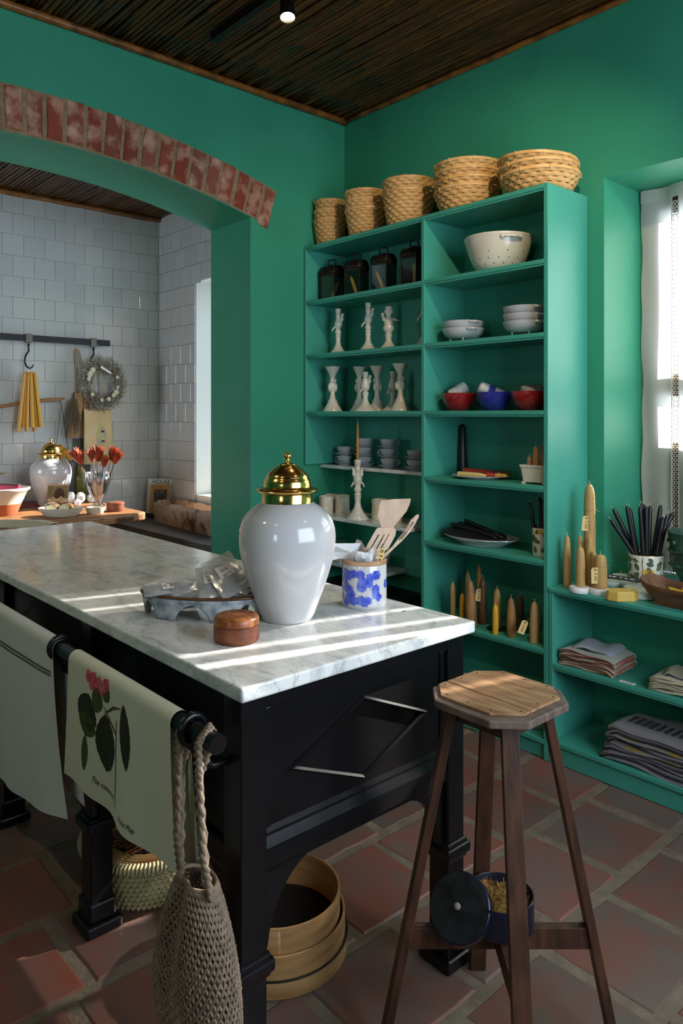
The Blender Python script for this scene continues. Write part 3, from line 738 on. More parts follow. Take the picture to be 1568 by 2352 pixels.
# ------------------------------------------------------------------ towels on the bar
def towel(name, label, x0, x1, zf, zb, mat, flare=0, seed=0, slantf=0):
    q = random.Random(seed); ph = [q.uniform(0, 6) for _ in range(4)]
    t = thing(name, label, 'towel', ((x0+x1)/2, BY, BZ))
    W = x1-x0; r = .0235; Lf = BZ-zf; Lb = BZ-zb; arcL = PI*r; tot = Lf+arcL+Lb
    def S(u, s, off=0):            # u across, s metres from the front hem
        x = (u-.5)*W
        if s < Lf:
            d = Lf-s; g = min(1, d/Lf)
            wave = (.008*math.sin(u*9+ph[0])+.006*math.sin(u*17+ph[1]))*g
            return Vector((x*(1+.02*g)+flare*g*g*(u-.2), -r-off-wave-.012*g*math.sin(u*3), -d*(1+slantf*(u-.5))))
        if s < Lf+arcL:
            a_ = (s-Lf)/r
            return Vector((x, -(r+off)*math.cos(a_), (r+off)*math.sin(a_)))
        d = s-Lf-arcL; g = d/max(Lb, .01)
        return Vector((x*(1+.01*g)+flare*g*.8+.02*g, r+off+.004*math.sin(u*8+ph[2])*g, -d))
    ob('cloth', B().grid(lambda u, v: S(u, v*tot), 60, 110), mat, t, smooth=180)
    return t, S, Lf
TEA = M('printed_linen', (206, 204, 178), .9, sheen=.2, bump=.12, bscale=300)
t2, S2, Lf2 = towel('tea_towel', 'cream tea towel printed with a rose hanging over the black island bar', 1.508, 2.066, .532, .515, TEA, .03, 3)
def print_poly(par, S, Lf, pts, mat, name):      # flat print laid on the cloth surface: (u, depth below bar)
    n = len(pts); c = (sum(p[0] for p in pts)/n, sum(p[1] for p in pts)/n); b = B()
    v = [S(c[0], Lf-c[1], .0012)]; f = []
    for k in (.35, .7, 1):
        v += [S(c[0]+(p[0]-c[0])*k, Lf-(c[1]+(p[1]-c[1])*k), .0012) for p in pts]
    for i in range(n):
        j = (i+1) % n; f.append((0, 1+i, 1+j)); f.append((1+i, 1+n+i, 1+n+j, 1+j)); f.append((1+n+i, 1+2*n+i, 1+2*n+j, 1+n+j))
    return ob(name, b.add(v, f), mat, par, smooth=180)
def leafpoly(u, d, L, w_, ang, ser=0, n=14):
    out = []
    for i in range(2*n):
        k = i/n if i < n else 2-i/n
        sd = 1 if i < n else -1
        ww = w_*math.sin(PI*min(1, max(0, k)))**.75*(1+.0*k)*sd+(ser*(i % 2))
        x = ww; y = L*k
        out.append((u+(x*math.cos(ang)-y*math.sin(ang))/.558, d+(x*math.sin(ang)+y*math.cos(ang))))
    return out
LFD = M('print_leaf_dark', (38, 44, 26), .9); LFG = M('print_leaf_green', (74, 84, 30), .9, col2=(60, 70, 26), scale=40, stretch=(1, 1, 6)); ROSE = M('print_rose', (190, 52, 78), .9, col2=(220, 110, 120), scale=60)
STEM = M('print_stem', (92, 78, 52), .9)
P = lambda pts, m, n: print_poly(t2, S2, Lf2, pts, m, n)
P(leafpoly(.25, .052, .105, .058, .25, .003), LFD, 'leaf_print'); P(leafpoly(.245, .10, .062, .050, .15), LFG, 'leaf_print')
P(leafpoly(.225, .158, .095, .020, .05, .001), LFG, 'leaf_print')
P(leafpoly(.42, .075, .140, .055, -.03, .003), LFD, 'leaf_print'); P(leafpoly(.46, .095, .11, .022, -.05), LFG, 'leaf_print')
P(leafpoly(.60, .022, .145, .027, -.24, .002), LFD, 'leaf_print')
P(leafpoly(.35, .022, .066, .030, .2), LFG, 'leaf_print'); P(leafpoly(.46, .012, .045, .018, .8), LFG, 'leaf_print')
for k, (u, d, a_) in enumerate(((.27, .010, 1.0), (.31, .002, .4), (.35, .004, -.2), (.40, .006, -.9), (.30, .020, .7), (.37, .018, -.5), (.34, .012, .1))):
    P(leafpoly(u, d-.012, .036, .018, a_), ROSE, 'rose_petal_print')
P([(.535, .07), (.542, .07), (.548, .2), (.542, .27), (.536, .27), (.54, .2)], STEM, 'stem_print')
P([(.40, .06), (.41, .06), (.54, .10), (.534, .105)], STEM, 'stem_print')
P([(.58, .035), (.59, .035), (.50, .05), (.42, .075), (.42, .07), (.5, .043)], STEM, 'stem_print')
def cloth_text(s, u, d, size, name):
    cu_ = bpy.data.curves.new('txt', 'FONT'); cu_.body = s; cu_.size = size; cu_.shear = .3; cu_.resolution_u = 2
    to = link(bpy.data.objects.new('txt', cu_)); dg = bpy.context.evaluated_depsgraph_get(); dg.update()
    me = bpy.data.meshes.new_from_object(to.evaluated_get(dg)); bpy.data.objects.remove(to)
    for v in me.vertices: v.co = S2(u+v.co.x/.558, Lf2-d+v.co.y, .0016)
    me.materials.clear(); me.materials.append(INK); ob(name, me, None, t2)
cloth_text('The common', .30, .262, .022, 'lettering'); cloth_text('Rose Map', .60, .285, .018, 'lettering'); cloth_text('A. P. Fuller', .58, .318, .013, 'lettering')
t1, S1, Lf1 = towel('linen_towel', 'plain white linen towel with openwork bands, farthest left on the island bar', .70, 1.395, .33, .42, LINEN, .10, 8, -.25)
for d, (ua, ub) in ((.075, (.03, .97)),):
    b = B()
    for i in range(120):
        u = ua+(ub-ua)*i/119
        for k in range(2):
            p = S1(u, Lf1-d-k*.011, .001); b.tube([p+Vector((-.0035, 0, -.003)), p+Vector((0, -.0008, .003)), p+Vector((.0035, 0, -.003))], .0013, 3)
    ob('openwork_band', b, M('openwork_thread', (112, 110, 102), .95), t1, smooth=0)

# ------------------------------------------------------------------ net bag
nb = thing('net_bag', 'crocheted jute net bag hanging from the near end of the black bar', 'bag', (2.15, BY, BZ))
def bagS(u, v):                 # v 0 top .. 1 bottom
    a_ = 2*PI*u; z = -.29-v*.385
    wdt = .052+.095*math.sin(min(1, v*1.25)*PI/2)**.8*(1-.18*max(0, v-.75)/.25); dep = .026+.032*math.sin(PI*min(1, v*.9+.05))
    if v > .93: k = (1-(v-.93)/.07*.55); wdt *= k; dep *= k
    fold = 1-.34*math.exp(-((math.sin(a_/2-PI*.72))/.16)**2)*(1-.3*v)
    return Vector((wdt*math.cos(a_)*1.0-.012*v+.01, (dep*math.sin(a_)*fold)-.012, z-.03*abs(math.cos(a_))*(1-v)*0))
b = B(); NU, NV = 40, 32
for j in range(NV):
    for i in range(NU):
        o_ = .5*(j % 2)
        p = bagS((i+o_)/NU, j/NV)
        for s in (0, 1):
            q_ = bagS((i+o_+(-.5 if s else .5))/NU, (j+1)/NV)
            m_ = (p+q_)/2; nrm = Vector((m_.x*.4, m_.y+.012, 0)).normalized()
            b.tube([p, m_+nrm*.0022+Vector((R.uniform(-.0006, .0006),)*3), q_], [.0022, .0032, .0022], 4, cap=False)
ob('net_body', b, JUTE, nb, smooth=180)
ob('net_rim', B().tube([bagS(i/40, 0) for i in range(40)], .0045, 6, closed=True), JUTE, nb, smooth=180)
def strap(pts, name):
    b = B(); N_ = 70
    def at_(k):
        x = k*(len(pts)-1); i = min(int(x), len(pts)-2); return Vector(pts[i]).lerp(Vector(pts[i+1]), x-i)
    for s in range(3):
        P_ = []
        for i in range(N_+1):
            p = at_(i/N_); a_ = i*1.15+s*2*PI/3
            P_.append(p+Vector((.0075*math.cos(a_), -.003*math.sin(a_*2), .002*math.sin(a_))))
        b.tube(P_, .0056, 6)
    ob(name, b, JUTE, nb, smooth=180)
strap([(-.045, -.02, -.30), (-.05, -.026, -.22), (-.042, -.028, -.08), (-.04, -.026, 0), (-.038, -.0, .027), (-.05, .022, 0), (-.098, .012, -.10), (-.07, -.008, -.3)], 'strap')
strap([(.072, -.02, -.30), (.052, -.026, -.22), (.040, -.027, -.08), (.036, -.026, 0), (.036, -.0, .027), (.02, .022, 0), (-.026, .012, -.10), (.045, -.012, -.3)], 'strap')

# ------------------------------------------------------------------ stool with tin
SX, SY_, SZ = 2.44, -1.70, .85
stl = thing('stool', 'tall wooden stool with clipped-corner plank seat and splayed dark legs', 'stool', (SX, SY_, 0))
def octo(a_, c): return [(-a_+c, -a_), (a_-c, -a_), (a_, -a_+c), (a_, a_-c), (a_-c, a_), (-a_+c, a_), (-a_, a_-c), (-a_, -a_+c)]
ob('seat_base', B().prism(octo(.137, .06), SZ-.024, SZ-.006), WOODG, stl, smooth=0, bevel=.003)
pl1 = [(-.07, -.122), (.07, -.122), (.122, -.07), (.122, -.047), (-.122, -.043), (-.122, -.07)]
pl2 = [(-.122, -.0395), (.122, -.0455), (.122, .07), (.07, .122), (-.07, .122), (-.122, .07)]
def seatplank(pl): return ob('seat_plank', B().prism([(x-.009, y+.008) for x, y in pl], SZ-.006, SZ), WOODS, stl, smooth=0, bevel=.0015)
seatplank(pl1); seatplank(pl2)
b = B()
for x, y in octo(.109, .047)+[(0, .109), (0, -.109), (.109, 0), (-.109, 0)]: b.lathe([(.0028, SZ), (.0022, SZ+.0008), (0, SZ+.001)], 6, (x-.009, y+.008, 0))
ob('nail_heads', b, IRON, stl, smooth=0)
ob('seat_frame', B().box(-.08, -.08, SZ-.065, .08, .08, SZ-.024), WOODD, stl, smooth=0, bevel=.003)
for k in range(4):
    an = math.radians(48.4)+k*PI/2; d_ = Vector((math.cos(an), math.sin(an), 0)); s_ = Vector((-d_.y, d_.x, 0))
    top = d_*.108+Vector((0, 0, SZ-.024)); bot = d_*.275
    v = []
    for p, wt_, wr in ((bot, .021, .0105), (top, .019, .0105)):
        for a_, c_ in ((-1, -1), (1, -1), (1, 1), (-1, 1)): v.append(p+s_*wt_*a_*(1 if k % 2 else 1)+d_*wr*c_)
    # blades stand square to the seat diagonals
    ob('leg', B().add(v, [(3, 2, 1, 0), (4, 5, 6, 7)]+[(i, (i+1) % 4, (i+1) % 4+4, i+4) for i in range(4)]), WOODD, stl, smooth=0, bevel=.002)
for k in range(2):
    an = math.radians(48.4)+k*PI/2; Mx = Matrix.Rotation(an, 4, 'Z')
    ob('stretcher', B().box(-.222, -.011, .256+.001*k, .222, .011, .306-.001*k, Mx), WOODD, stl, smooth=0, bevel=.002)
    if k: ob('brace', B().tube([Mx @ Vector((.03, 0, .257)), Mx @ Vector((.235, 0, .15))], .008, 4), WOODD, stl, smooth=0)
NAVY = M('navy_tin', (26, 27, 44), .4, metal=.3, coat=.2)
tx, ty = SX-.005, SY_+.012
tin = thing('round_tin', 'dark navy round tin full of dried moss on the stool stretcher', 'tin', (tx, ty, .306))
ob('body', B().lathe([(0, 0), (.076, 0), (.078, .002), (.078, .069), (.0755, .0705), (.0745, .069), (.0745, .01), (0, .01)], 48), NAVY, tin)
ob('side_label', B().grid(lambda u, v: (.0784*math.cos(-.15-.5+.5*u), .0784*math.sin(-.15-.5+.5*u), .010+.05*v), 10, 2), PAPER, tin, smooth=180)
b = B()
for q in range(1500):
    a_, r_ = R.uniform(0, 2*PI), .07*math.sqrt(R.random()); p = Vector((r_*math.cos(a_), r_*math.sin(a_), .034+.026*(1-(r_/.07)**2)+.012*math.sin(r_*90+a_*3)))
    q2 = p+Vector((R.uniform(-.008, .008), R.uniform(-.008, .008), R.uniform(.004, .016))); b.tube([p, (p+q2)/2+Vector((R.uniform(-.003, .003), R.uniform(-.003, .003), 0)), q2], .0006, 3, cap=False)
b.lathe([(.0744, .024), (.05, .04), (.02, .048), (0, .05)], 24)
mo = ob('dried_moss', b, M('dried_moss', (168, 128, 62), .95, col2=(120, 88, 42), scale=120), smooth=0, loc=(tx, ty, .306), kind='stuff'); mo['label'] = 'dried tan moss filling the navy tin under the stool'; mo['category'] = 'moss'
ld = thing('tin_lid', 'black tin lid with small knob leaning against the round tin under the stool', 'lid', (0, 0, 0))
ld.location = (tx-.043, ty-.098, .362)
nrm = Vector((.195, -.775, .6)).normalized()
ld.rotation_euler = (-nrm).to_track_quat('-Z', 'Y').to_euler()
ob('disc', B().lathe([(.072, -.02), (.0735, -.019), (.0735, -.002), (.0715, 0), (0, .0005)], 48), NAVY, ld)
ob('worn_top', B().lathe([(.0695, .0004), (.03, .0012), (0, .0014)], 40), M('worn_black', (34, 33, 32), .4, col2=(16, 16, 17), scale=26, lo=.45, hi=.6), ld)
ob('knob', B().lathe([(.004, .001), (.004, .006), (.008, .009), (.0075, .014), (.003, .016), (0, .016)], 7), M('knob_pale', (206, 190, 176), .3, metal=.5), ld, smooth=0)

# ------------------------------------------------------------------ baskets and sieves under the island
def weave(par, prof, rows, stakes, th, mat, mat2, amp=.003, n=4, name='weave'):
    # prof(z01)->(r,z); each row is a closed band going over and under the stakes
    b = B(); N_ = stakes*n
    for j in range(rows):
        def fn(u, v, j=j):
            r_, z_ = prof((j+.04+.92*v)/rows); a_ = 2*PI*u
            bul = math.sin(PI*v)*th*.5
            k = amp*math.cos(stakes*a_/2*1.0+PI*j)+bul
            return ((r_+k)*math.cos(a_), (r_+k)*math.sin(a_), z_)
        b.grid(fn, N_, 4, wu=True)
    ob(name, b, mat, par, smooth=50)
    b = B()
    for i in range(stakes):
        a_ = 2*PI*(i+.5)/stakes
        P_ = []
        for j in range(rows+1):
            r_, z_ = prof(j/rows); P_.append((r_*math.cos(a_), r_*math.sin(a_), z_))
        b.tube(P_, th*.42, 4, flat=None)
    ob('stakes', b, mat2, par, smooth=0)
PALM = M('palm_leaf_wrap', (190, 178, 128), .75, col2=(156, 144, 96), scale=30)
bk = thing('floor_basket', 'round coiled palm basket on the floor behind the island leg', 'basket', (1.272, -1.995, 0))
b = B(); nw = 70
for j in range(8):
    z = .012+j*.0165; r_ = .168+.030*(j/7)**.8
    b.tube([(r_*math.cos(2*PI*i/72), r_*math.sin(2*PI*i/72), z) for i in range(72)], .0095, 6, closed=True)
    for i in range(nw):
        a_ = 2*PI*(i+.5*(j % 2))/nw; c_ = Vector((r_*math.cos(a_), r_*math.sin(a_), z)); tg = Vector((-math.sin(a_), math.cos(a_), 0)); rd = Vector((math.cos(a_), math.sin(a_), 0))
        v = []
        for s in (-1, 1):
            for q in (-.95, -.35, .35, .95):
                v.append(c_+tg*.0046*s+rd*(.0125*math.cos(q*1.3))+Vector((0, 0, .0118*math.sin(q*1.35))))
        b.add(v, [(k, k+1, k+5, k+4) for k in range(3)])
ob('coiled_wall', b, PALM, bk, smooth=0)
b = B()
for i in range(110):
    a_ = 2*PI*i/110; c_ = Vector((.2005*math.cos(a_), .2005*math.sin(a_), .142)); rd = Vector((math.cos(a_), math.sin(a_), 0)); tg = Vector((-rd.y, rd.x, 0))
    P_ = [c_+rd*.0125*math.cos(t_)+Vector((0, 0, .0125*math.sin(t_)))+tg*.004*t_/3 for t_ in (-.9, 0, .9, 1.8, 2.7, 3.8)]
    b.tube(P_, .0058, 4, cap=False)
ob('wrapped_rim', b, M('rim_straw', (196, 180, 136), .7), bk, smooth=60)
ob('base', B().lathe([(0, .004), (.168, .004), (.168, .012), (0, .012)], 40), PALM, bk)
ba = thing('bamboo_dome', 'domed woven bamboo tray with brown weave and pale cane rings inside the palm basket', 'tray', (1.272, -1.995, .02))
WB = M('brown_split_bamboo', (150, 92, 62), .6, col2=(112, 64, 42), scale=26)
for j in range(9):
    r_ = .184-j*.0085
    ob('cane_ring', B().tube([(r_*math.cos(2*PI*i/56), r_*math.sin(2*PI*i/56), .085+.0035*j) for i in range(56)], .0052, 6, closed=True), BAMBR, ba, smooth=180)
for i in range(-6, 7):
    for j in range(-4, 5):
        x, y = i*.0185, j*.027+(.0135 if i % 2 else 0)
        if math.hypot(x, y) > .112: continue
        z = .128-.5*(x*x+y*y)
        ob('weave_strip', B().add([(x-.0088, y-.0125, z-.001), (x+.0088, y-.0125, z+.001), (x+.0088, y+.0125, z+.0025), (x-.0088, y+.0125, z+.0005), (x-.0088, y-.0125, z-.004), (x+.0088, y-.0125, z-.004)], [(0, 1, 2, 3), (4, 5, 1, 0)]), WB, ba, smooth=0)
ob('weave_base', B().lathe([(.118, .112), (.06, .12), (0, .122)], 40), M('weave_gap', (70, 40, 28), .8), ba)
def sieve(label, loc, r, z0, z1, mesh_z, band):
    t = thing('wooden_sieve', label, 'sieve', loc)
    ob('hoop', B().lathe([(r-.006, z0), (r, z0), (r, z1), (r-.006, z1), (r-.006, z0)], 72), SIEVE, t, smooth=40)
    if band:
        ob('lower_hoop', B().lathe([(r+.0005, z0-.0), (r+.006, z0), (r+.006, z0+.042), (r+.0005, z0+.042), (r+.0005, z0)], 72), SIEVE, t, smooth=40)
        ob('wire_band', B().tube([(( r+.006)*math.cos(2*PI*i/72), (r+.006)*math.sin(2*PI*i/72), z0+.046) for i in range(72)], .0028, 6, closed=True), IRON, t, smooth=180)
    ob('mesh_disc', B().lathe([(0, mesh_z), (r-.006, mesh_z)], 72), M('sieve_mesh', (44, 42, 46), .5, metal=.5) if 'sieve_mesh' not in bpy.data.materials else bpy.data.materials['sieve_mesh'], t)
    ov = ob('overlap_joint', B().grid(lambda u, v: ((r+.0015)*math.cos(-1.9+.5*u), (r+.0015)*math.sin(-1.9+.5*u), z0+.05+(z1-z0-.055)*v) if band else ((r+.0015)*math.cos(-.9+.3*u), (r+.0015)*math.sin(-.9+.3*u), z0+.01+(z1-z0-.015)*v), 10, 2), SIEVE, t, smooth=180, solid=.001)
    b = B()
    for z in (.35, .7): b.ball(((r+.003)*math.cos(-1.52), (r+.003)*math.sin(-1.52), z0+.03+(z1-z0-.03)*z), .0035, 8, 5)
    ob('tack', b, IRON, t)
    b = B(); a_ = -1.40
    b.tube([((r+.0025)*math.cos(a_+.012*(q > 2)), (r+.0025)*math.sin(a_+.012*(q > 2)), z0+.012+(z1-z0-.02)*q/4) for q in range(5)], .0014, 5); ob('joint_line', b, IRON, t)
    return t
sieve('wide wooden drum sieve on the floor under the island, lower of the nested pair', (1.80, -1.872, 0), .196, .001, .105, .045, True)
sieve('smaller wooden drum sieve nested inside and rising from the wide one', (1.795, -1.862, .047), .178, 0, .112, .012, False)
# ------------------------------------------------------------------ shelf contents
S0, SA, SB, SC_, SM, SD, SE, SF, SG, SM2 = 2.505, 2.177, 1.858, 1.518, 1.195, 1.188, .867, .483, .087, .91
def bamboo_basket(label, loc, r0, r1, h, rows, stakes, rz=0, tilt=(0, 0)):
    t = thing('bamboo_basket', label, 'basket', loc, rz, 'bamboo baskets on top of the bookcase'); t.rotation_euler = (tilt[0], tilt[1], rz)
    weave(t, lambda k: (r0+(r1-r0)*k**.8, .004+(h-.012)*k), rows, stakes, .005, BAMB, BAMB, .0028)
    rp = lambda rr, zz, n_=60: [(rr*math.cos(2*PI*i/n_), rr*math.sin(2*PI*i/n_), zz) for i in range(n_)]
    ob('rim', B().lathe([(r1-.004, h-.013), (r1+.004, h-.013), (r1+.0055, h-.006), (r1+.004, h), (r1-.004, h), (r1-.004, h-.013)], 56), BAMBR, t, smooth=60)
    b = B()
    for i in range(9):
        a_ = 2*PI*i/9+.3; c_ = Vector((math.cos(a_), math.sin(a_), 0)); b.tube([c_*(r1-.005)+Vector((0, 0, h-.015)), c_*(r1+.0062)+Vector((0, 0, h-.015)), c_*(r1+.0062)+Vector((0, 0, h+.001)), c_*(r1-.005)+Vector((0, 0, h+.001))], .0024, 4)
    ob('rim_binding', b, BAMBR, t, smooth=0)
    ob('base', B().lathe([(0, .003), (r0, .003), (r0, .008), (0, .008)], 30), BAMB, t)
    return t
for nm, x, y, r0, r1, hb, st_, n_, rows, sk in (('first stack from the left', .078, -.185, .073, .098, .165, .056, 3, 8, 26), ('second stack from the left', .392, -.185, .088, .119, .165, .05, 3, 8, 30),
                                       ('third stack from the left', .728, -.185, .108, .140, .185, .062, 2, 9, 34), ('fourth stack from the left', 1.128, -.18, .128, .166, .108, .042, 4, 5, 38)):
    words = {2: ('bottom', 'top'), 3: ('bottom', 'middle', 'top'), 4: ('bottom', 'second', 'third', 'top')}[n_]
    for i in range(n_):
        bamboo_basket('%s bamboo basket of the %s on the bookcase' % (words[i], nm), (x+R.uniform(-.003, .003), y, S0+i*st_), r0, r1, hb, rows, sk, R.uniform(0, 6), (R.uniform(-.01, .01), R.uniform(-.01, .02)))
for i, (dz, tl, dx) in enumerate(((0, 0, 0), (.038, .0, -.008), (.062, -.07, -.02))):
    bamboo_basket(('bottom', 'middle', 'tilted top')[i]+' bamboo basket of the shallow stack at the right end of the bookcase', (1.545+dx, -.18, S0+dz+(.012 if i == 2 else 0)), .135, .178, .085, 4, 40, R.uniform(0, 6), (0, tl*-1))
# candles
def candle_mb(h, r0, r1, kind='dip'):
    if kind == 'dip': pr_ = [(0, 0), (r0*.97, 0), (r0, .003), (r0, h*.35), (r0*.93+r1*.07, h*.6), (r0*.6+r1*.4, h*.82), (r0*.3+r1*.55, h*.92), (r1*.62, h*.965), (r1*.25, h*.99), (0, h)]
    elif kind == 'round': pr_ = [(0, 0), (r0*.95, 0), (r0, .004), (r0*.98, h*.4), ((r0+r1)/2, h*.72), (r1, h*.86), (r1*.82, h*.93), (r1*.5, h*.97), (r1*.15, h*.995), (0, h)]
    elif kind == 'pillar': pr_ = [(0, 0), (r0*.97, 0), (r0, .004), (r0*.97, h*.5), (r0*.3+r1*.7, h*.78), (r1, h*.87), (r1*.88, h*.925), (r1*.66, h*.963), (r1*.36, h*.986), (r1*.12, h*.996), (0, h)]
    else: pr_ = [(0, 0), (r0, 0), (r0, .002), (r1, h*.93), (r1*.8, h*.97), (r1*.3, h*.995), (0, h)]
    return B().lathe(pr_, 18)
def candle(label, loc, h, r0, r1, mat, kind='round', rot=(0, 0, 0), group=None, name='candle', wick=True):
    t = thing(name, label, 'candle', loc, 0, group); t.rotation_euler = rot
    ob('wax', candle_mb(h, r0, r1, kind), mat, t, smooth=180)
    if wick: ob('wick', B().tube([(0, 0, h-.003), (R.uniform(-.001, .001), R.uniform(-.001, .001), h+.006), (R.uniform(-.004, .004), 0, h+.012)], .0009, 5), WICK, t)
    return t
# lanterns
LANT = M('blackened_tin', (30, 24, 20), .5, metal=.5, col2=(50, 36, 26), scale=14)
lt = thing('lantern', 'black tin lantern at the far left of the top left shelf', 'lantern', (.10, -.19, SA), .25, 'black tin lanterns')
hw = .052; hh = .165
b = B()
b.box(-hw, -hw, 0, hw, hw, .008)
for sx in (-1, 1):
    for sy in (-1, 1): b.box(sx*hw-.006*(sx > 0)-.0, sy*hw-.006*(sy > 0), .008, sx*hw+.006*(sx < 0), sy*hw+.006*(sy < 0), hh)
for s in (-1, 1):
    for z in (.008, hh-.012):
        b.box(-hw, s*hw-.004*(s > 0), z, hw, s*hw+.004*(s < 0), z+.012); b.box(s*hw-.004*(s > 0), -hw, z, s*hw+.004*(s < 0), hw, z+.012)
ob('frame', b, LANT, lt, smooth=0)
ob('roof', B().grid(lambda u, v: ((u-.5)*2*(hw+.003), (hw+.002)*math.cos(PI*v), hh+.052*math.sin(PI*v)**.8), 6, 18), LANT, lt, smooth=60, solid=.0015)
for s in (-1, 1):
    ob('gable', B().prism([((hw)*math.cos(PI*q/12), hh+.05*math.sin(PI*q/12)**.8) for q in range(13)], s*hw-.001, s*hw+.001, YZ), LANT, lt, smooth=0)
ob('chimney', B().lathe([(.018, hh+.035), (.016, hh+.058), (.012, hh+.06), (0, hh+.06)], 16), LANT, lt)
ob('handle', B().tube([(-.026, 0, hh+.045), (-.027, 0, hh+.082), (-.022, 0, hh+.09), (.022, 0, hh+.09), (.027, 0, hh+.082), (.026, 0, hh+.045)], .0045, 8), LANT, lt, smooth=60)
for k, (x0, y0, x1, y1) in enumerate(((-hw+.006, -hw+.002, hw-.006, -hw+.0035), (hw-.0035, -hw+.006, hw-.002, hw-.006))):
    ob('glass_pane', B().box(x0, y0, .02, x1, y1, hh-.012), GLASS, lt, smooth=0)
ob('back_plate', B().box(-hw+.004, hw-.003, .008, hw-.004, hw-.0015, hh), LANT, lt, smooth=0); ob('side_plate', B().box(-hw+.0015, -hw+.004, .008, -hw+.003, hw-.004, hh), LANT, lt, smooth=0)
for x, rz, lb in ((.318, .32, 'black tin lantern with a leaning candle, second from the left on the top shelf'), (.54, .22, 'black tin lantern third from the left on the top shelf'), (.772, .12, 'black tin lantern against the divider on the top shelf')):
    dup(lt, (x, -.19, SA), rz, lb)
for x, y, ry, lb in ((.095, -.19, .42, 'yellow candle leaning right inside the leftmost lantern'), (.335, -.20, -.36, 'yellow candle leaning left inside the second lantern'), (.555, -.20, -.42, 'yellow candle leaning left inside the third lantern'), (.785, -.20, .0, 'thin yellow candle upright inside the fourth lantern')):
    o = candle(lb, (x, y, SA+.013), .13, .0105, .008, WAXY, 'dip'); o.rotation_euler = (0, ry, .4); o.scale = (1, 1, .92)
# colander
cl = thing('ceramic_colander', 'large cream glazed colander pierced with small holes on the top right shelf', 'colander', (1.318, -.185, SA))
def cprof(z): return .092+.072*(z/.16)**.62
ob('bowl', B().lathe([(0, .004), (.085, .004), (.09, 0), (.092, 0)]+[(cprof(.16*k/14), .16*k/14) for k in range(15)]+[(.166, .163), (.164, .168), (.158, .168), (.154, .155), (.12, .05), (.08, .014), (0, .012)], 64), CREAMC, cl, smooth=60)
HOLE = M('dark_hole', (30, 26, 22), .9)
b = B()
for row, (z, n_) in enumerate(((.03, 17), (.055, 17), (.085, 10))):
    for i in range(n_):
        a_ = 2*PI*(i+.5*(row % 2))/n_; r_ = cprof(z)+.0006; c_ = Vector((r_*math.cos(a_), r_*math.sin(a_), z))
        Mr = Matrix.Translation(c_) @ Vector((math.cos(a_), math.sin(a_), -.35)).to_track_quat('Z', 'Y').to_matrix().to_4x4(); b.lathe([(.003, 0), (0, .0002)], 8, M=Mr)
ob('drain_holes', b, HOLE, cl, smooth=0)
def scroll(par, r_, z, a_, mat, s=1):
    b = B(); P_ = []
    for i in range(15):
        k = i/14; aa = a_+(k-.5)*.42*s; P_.append(((r_+.006+.012*math.sin(PI*k))*math.cos(aa), (r_+.006+.012*math.sin(PI*k))*math.sin(aa), z+.002*math.sin(k*19)))
    b.tube(P_, .006*s, 8); b.ball(P_[0], .008*s); b.ball(P_[-1], .008*s); ob('handle', b, mat, par, smooth=180)
scroll(cl, .158, .145, -.55, CREAMC, 1.3); scroll(cl, .158, .145, -.55+PI, CREAMC, 1.3)
# footed dishes
fd = thing('footed_dish', 'lower footed white dish of the pair on the second right shelf', 'dish', (1.113, -.2, SB), 0, 'footed white dishes')
ob('bowl', B().lathe([(0, .016), (.05, .017), (.08, .026), (.097, .044), (.103, .062), (.105, .07), (.101, .071), (.094, .05), (.06, .026), (0, .023)], 52), WHITEC, fd, smooth=60)
for k in range(4):
    a_ = -.9+k*PI/2; ob('foot', B().lathe([(0, 0), (.005, 0), (.0045, .012), (.011, .028), (.014, .034)], 10, (.062*math.cos(a_), .062*math.sin(a_), 0)), WHITEC, fd)
scroll(fd, .1, .062, -.45, WHITEC, 1); scroll(fd, .1, .062, -.45+PI, WHITEC, 1)
dup(fd, (1.113, -.2, SB+.034), .1, 'upper footed white dish of the pair on the second right shelf')
for i in range(3): dup(fd, (1.482, -.2, SB+.034*i), R.uniform(-.1, .3), ('bottom', 'middle', 'top')[i]+' footed white dish of the stack of three at the right')
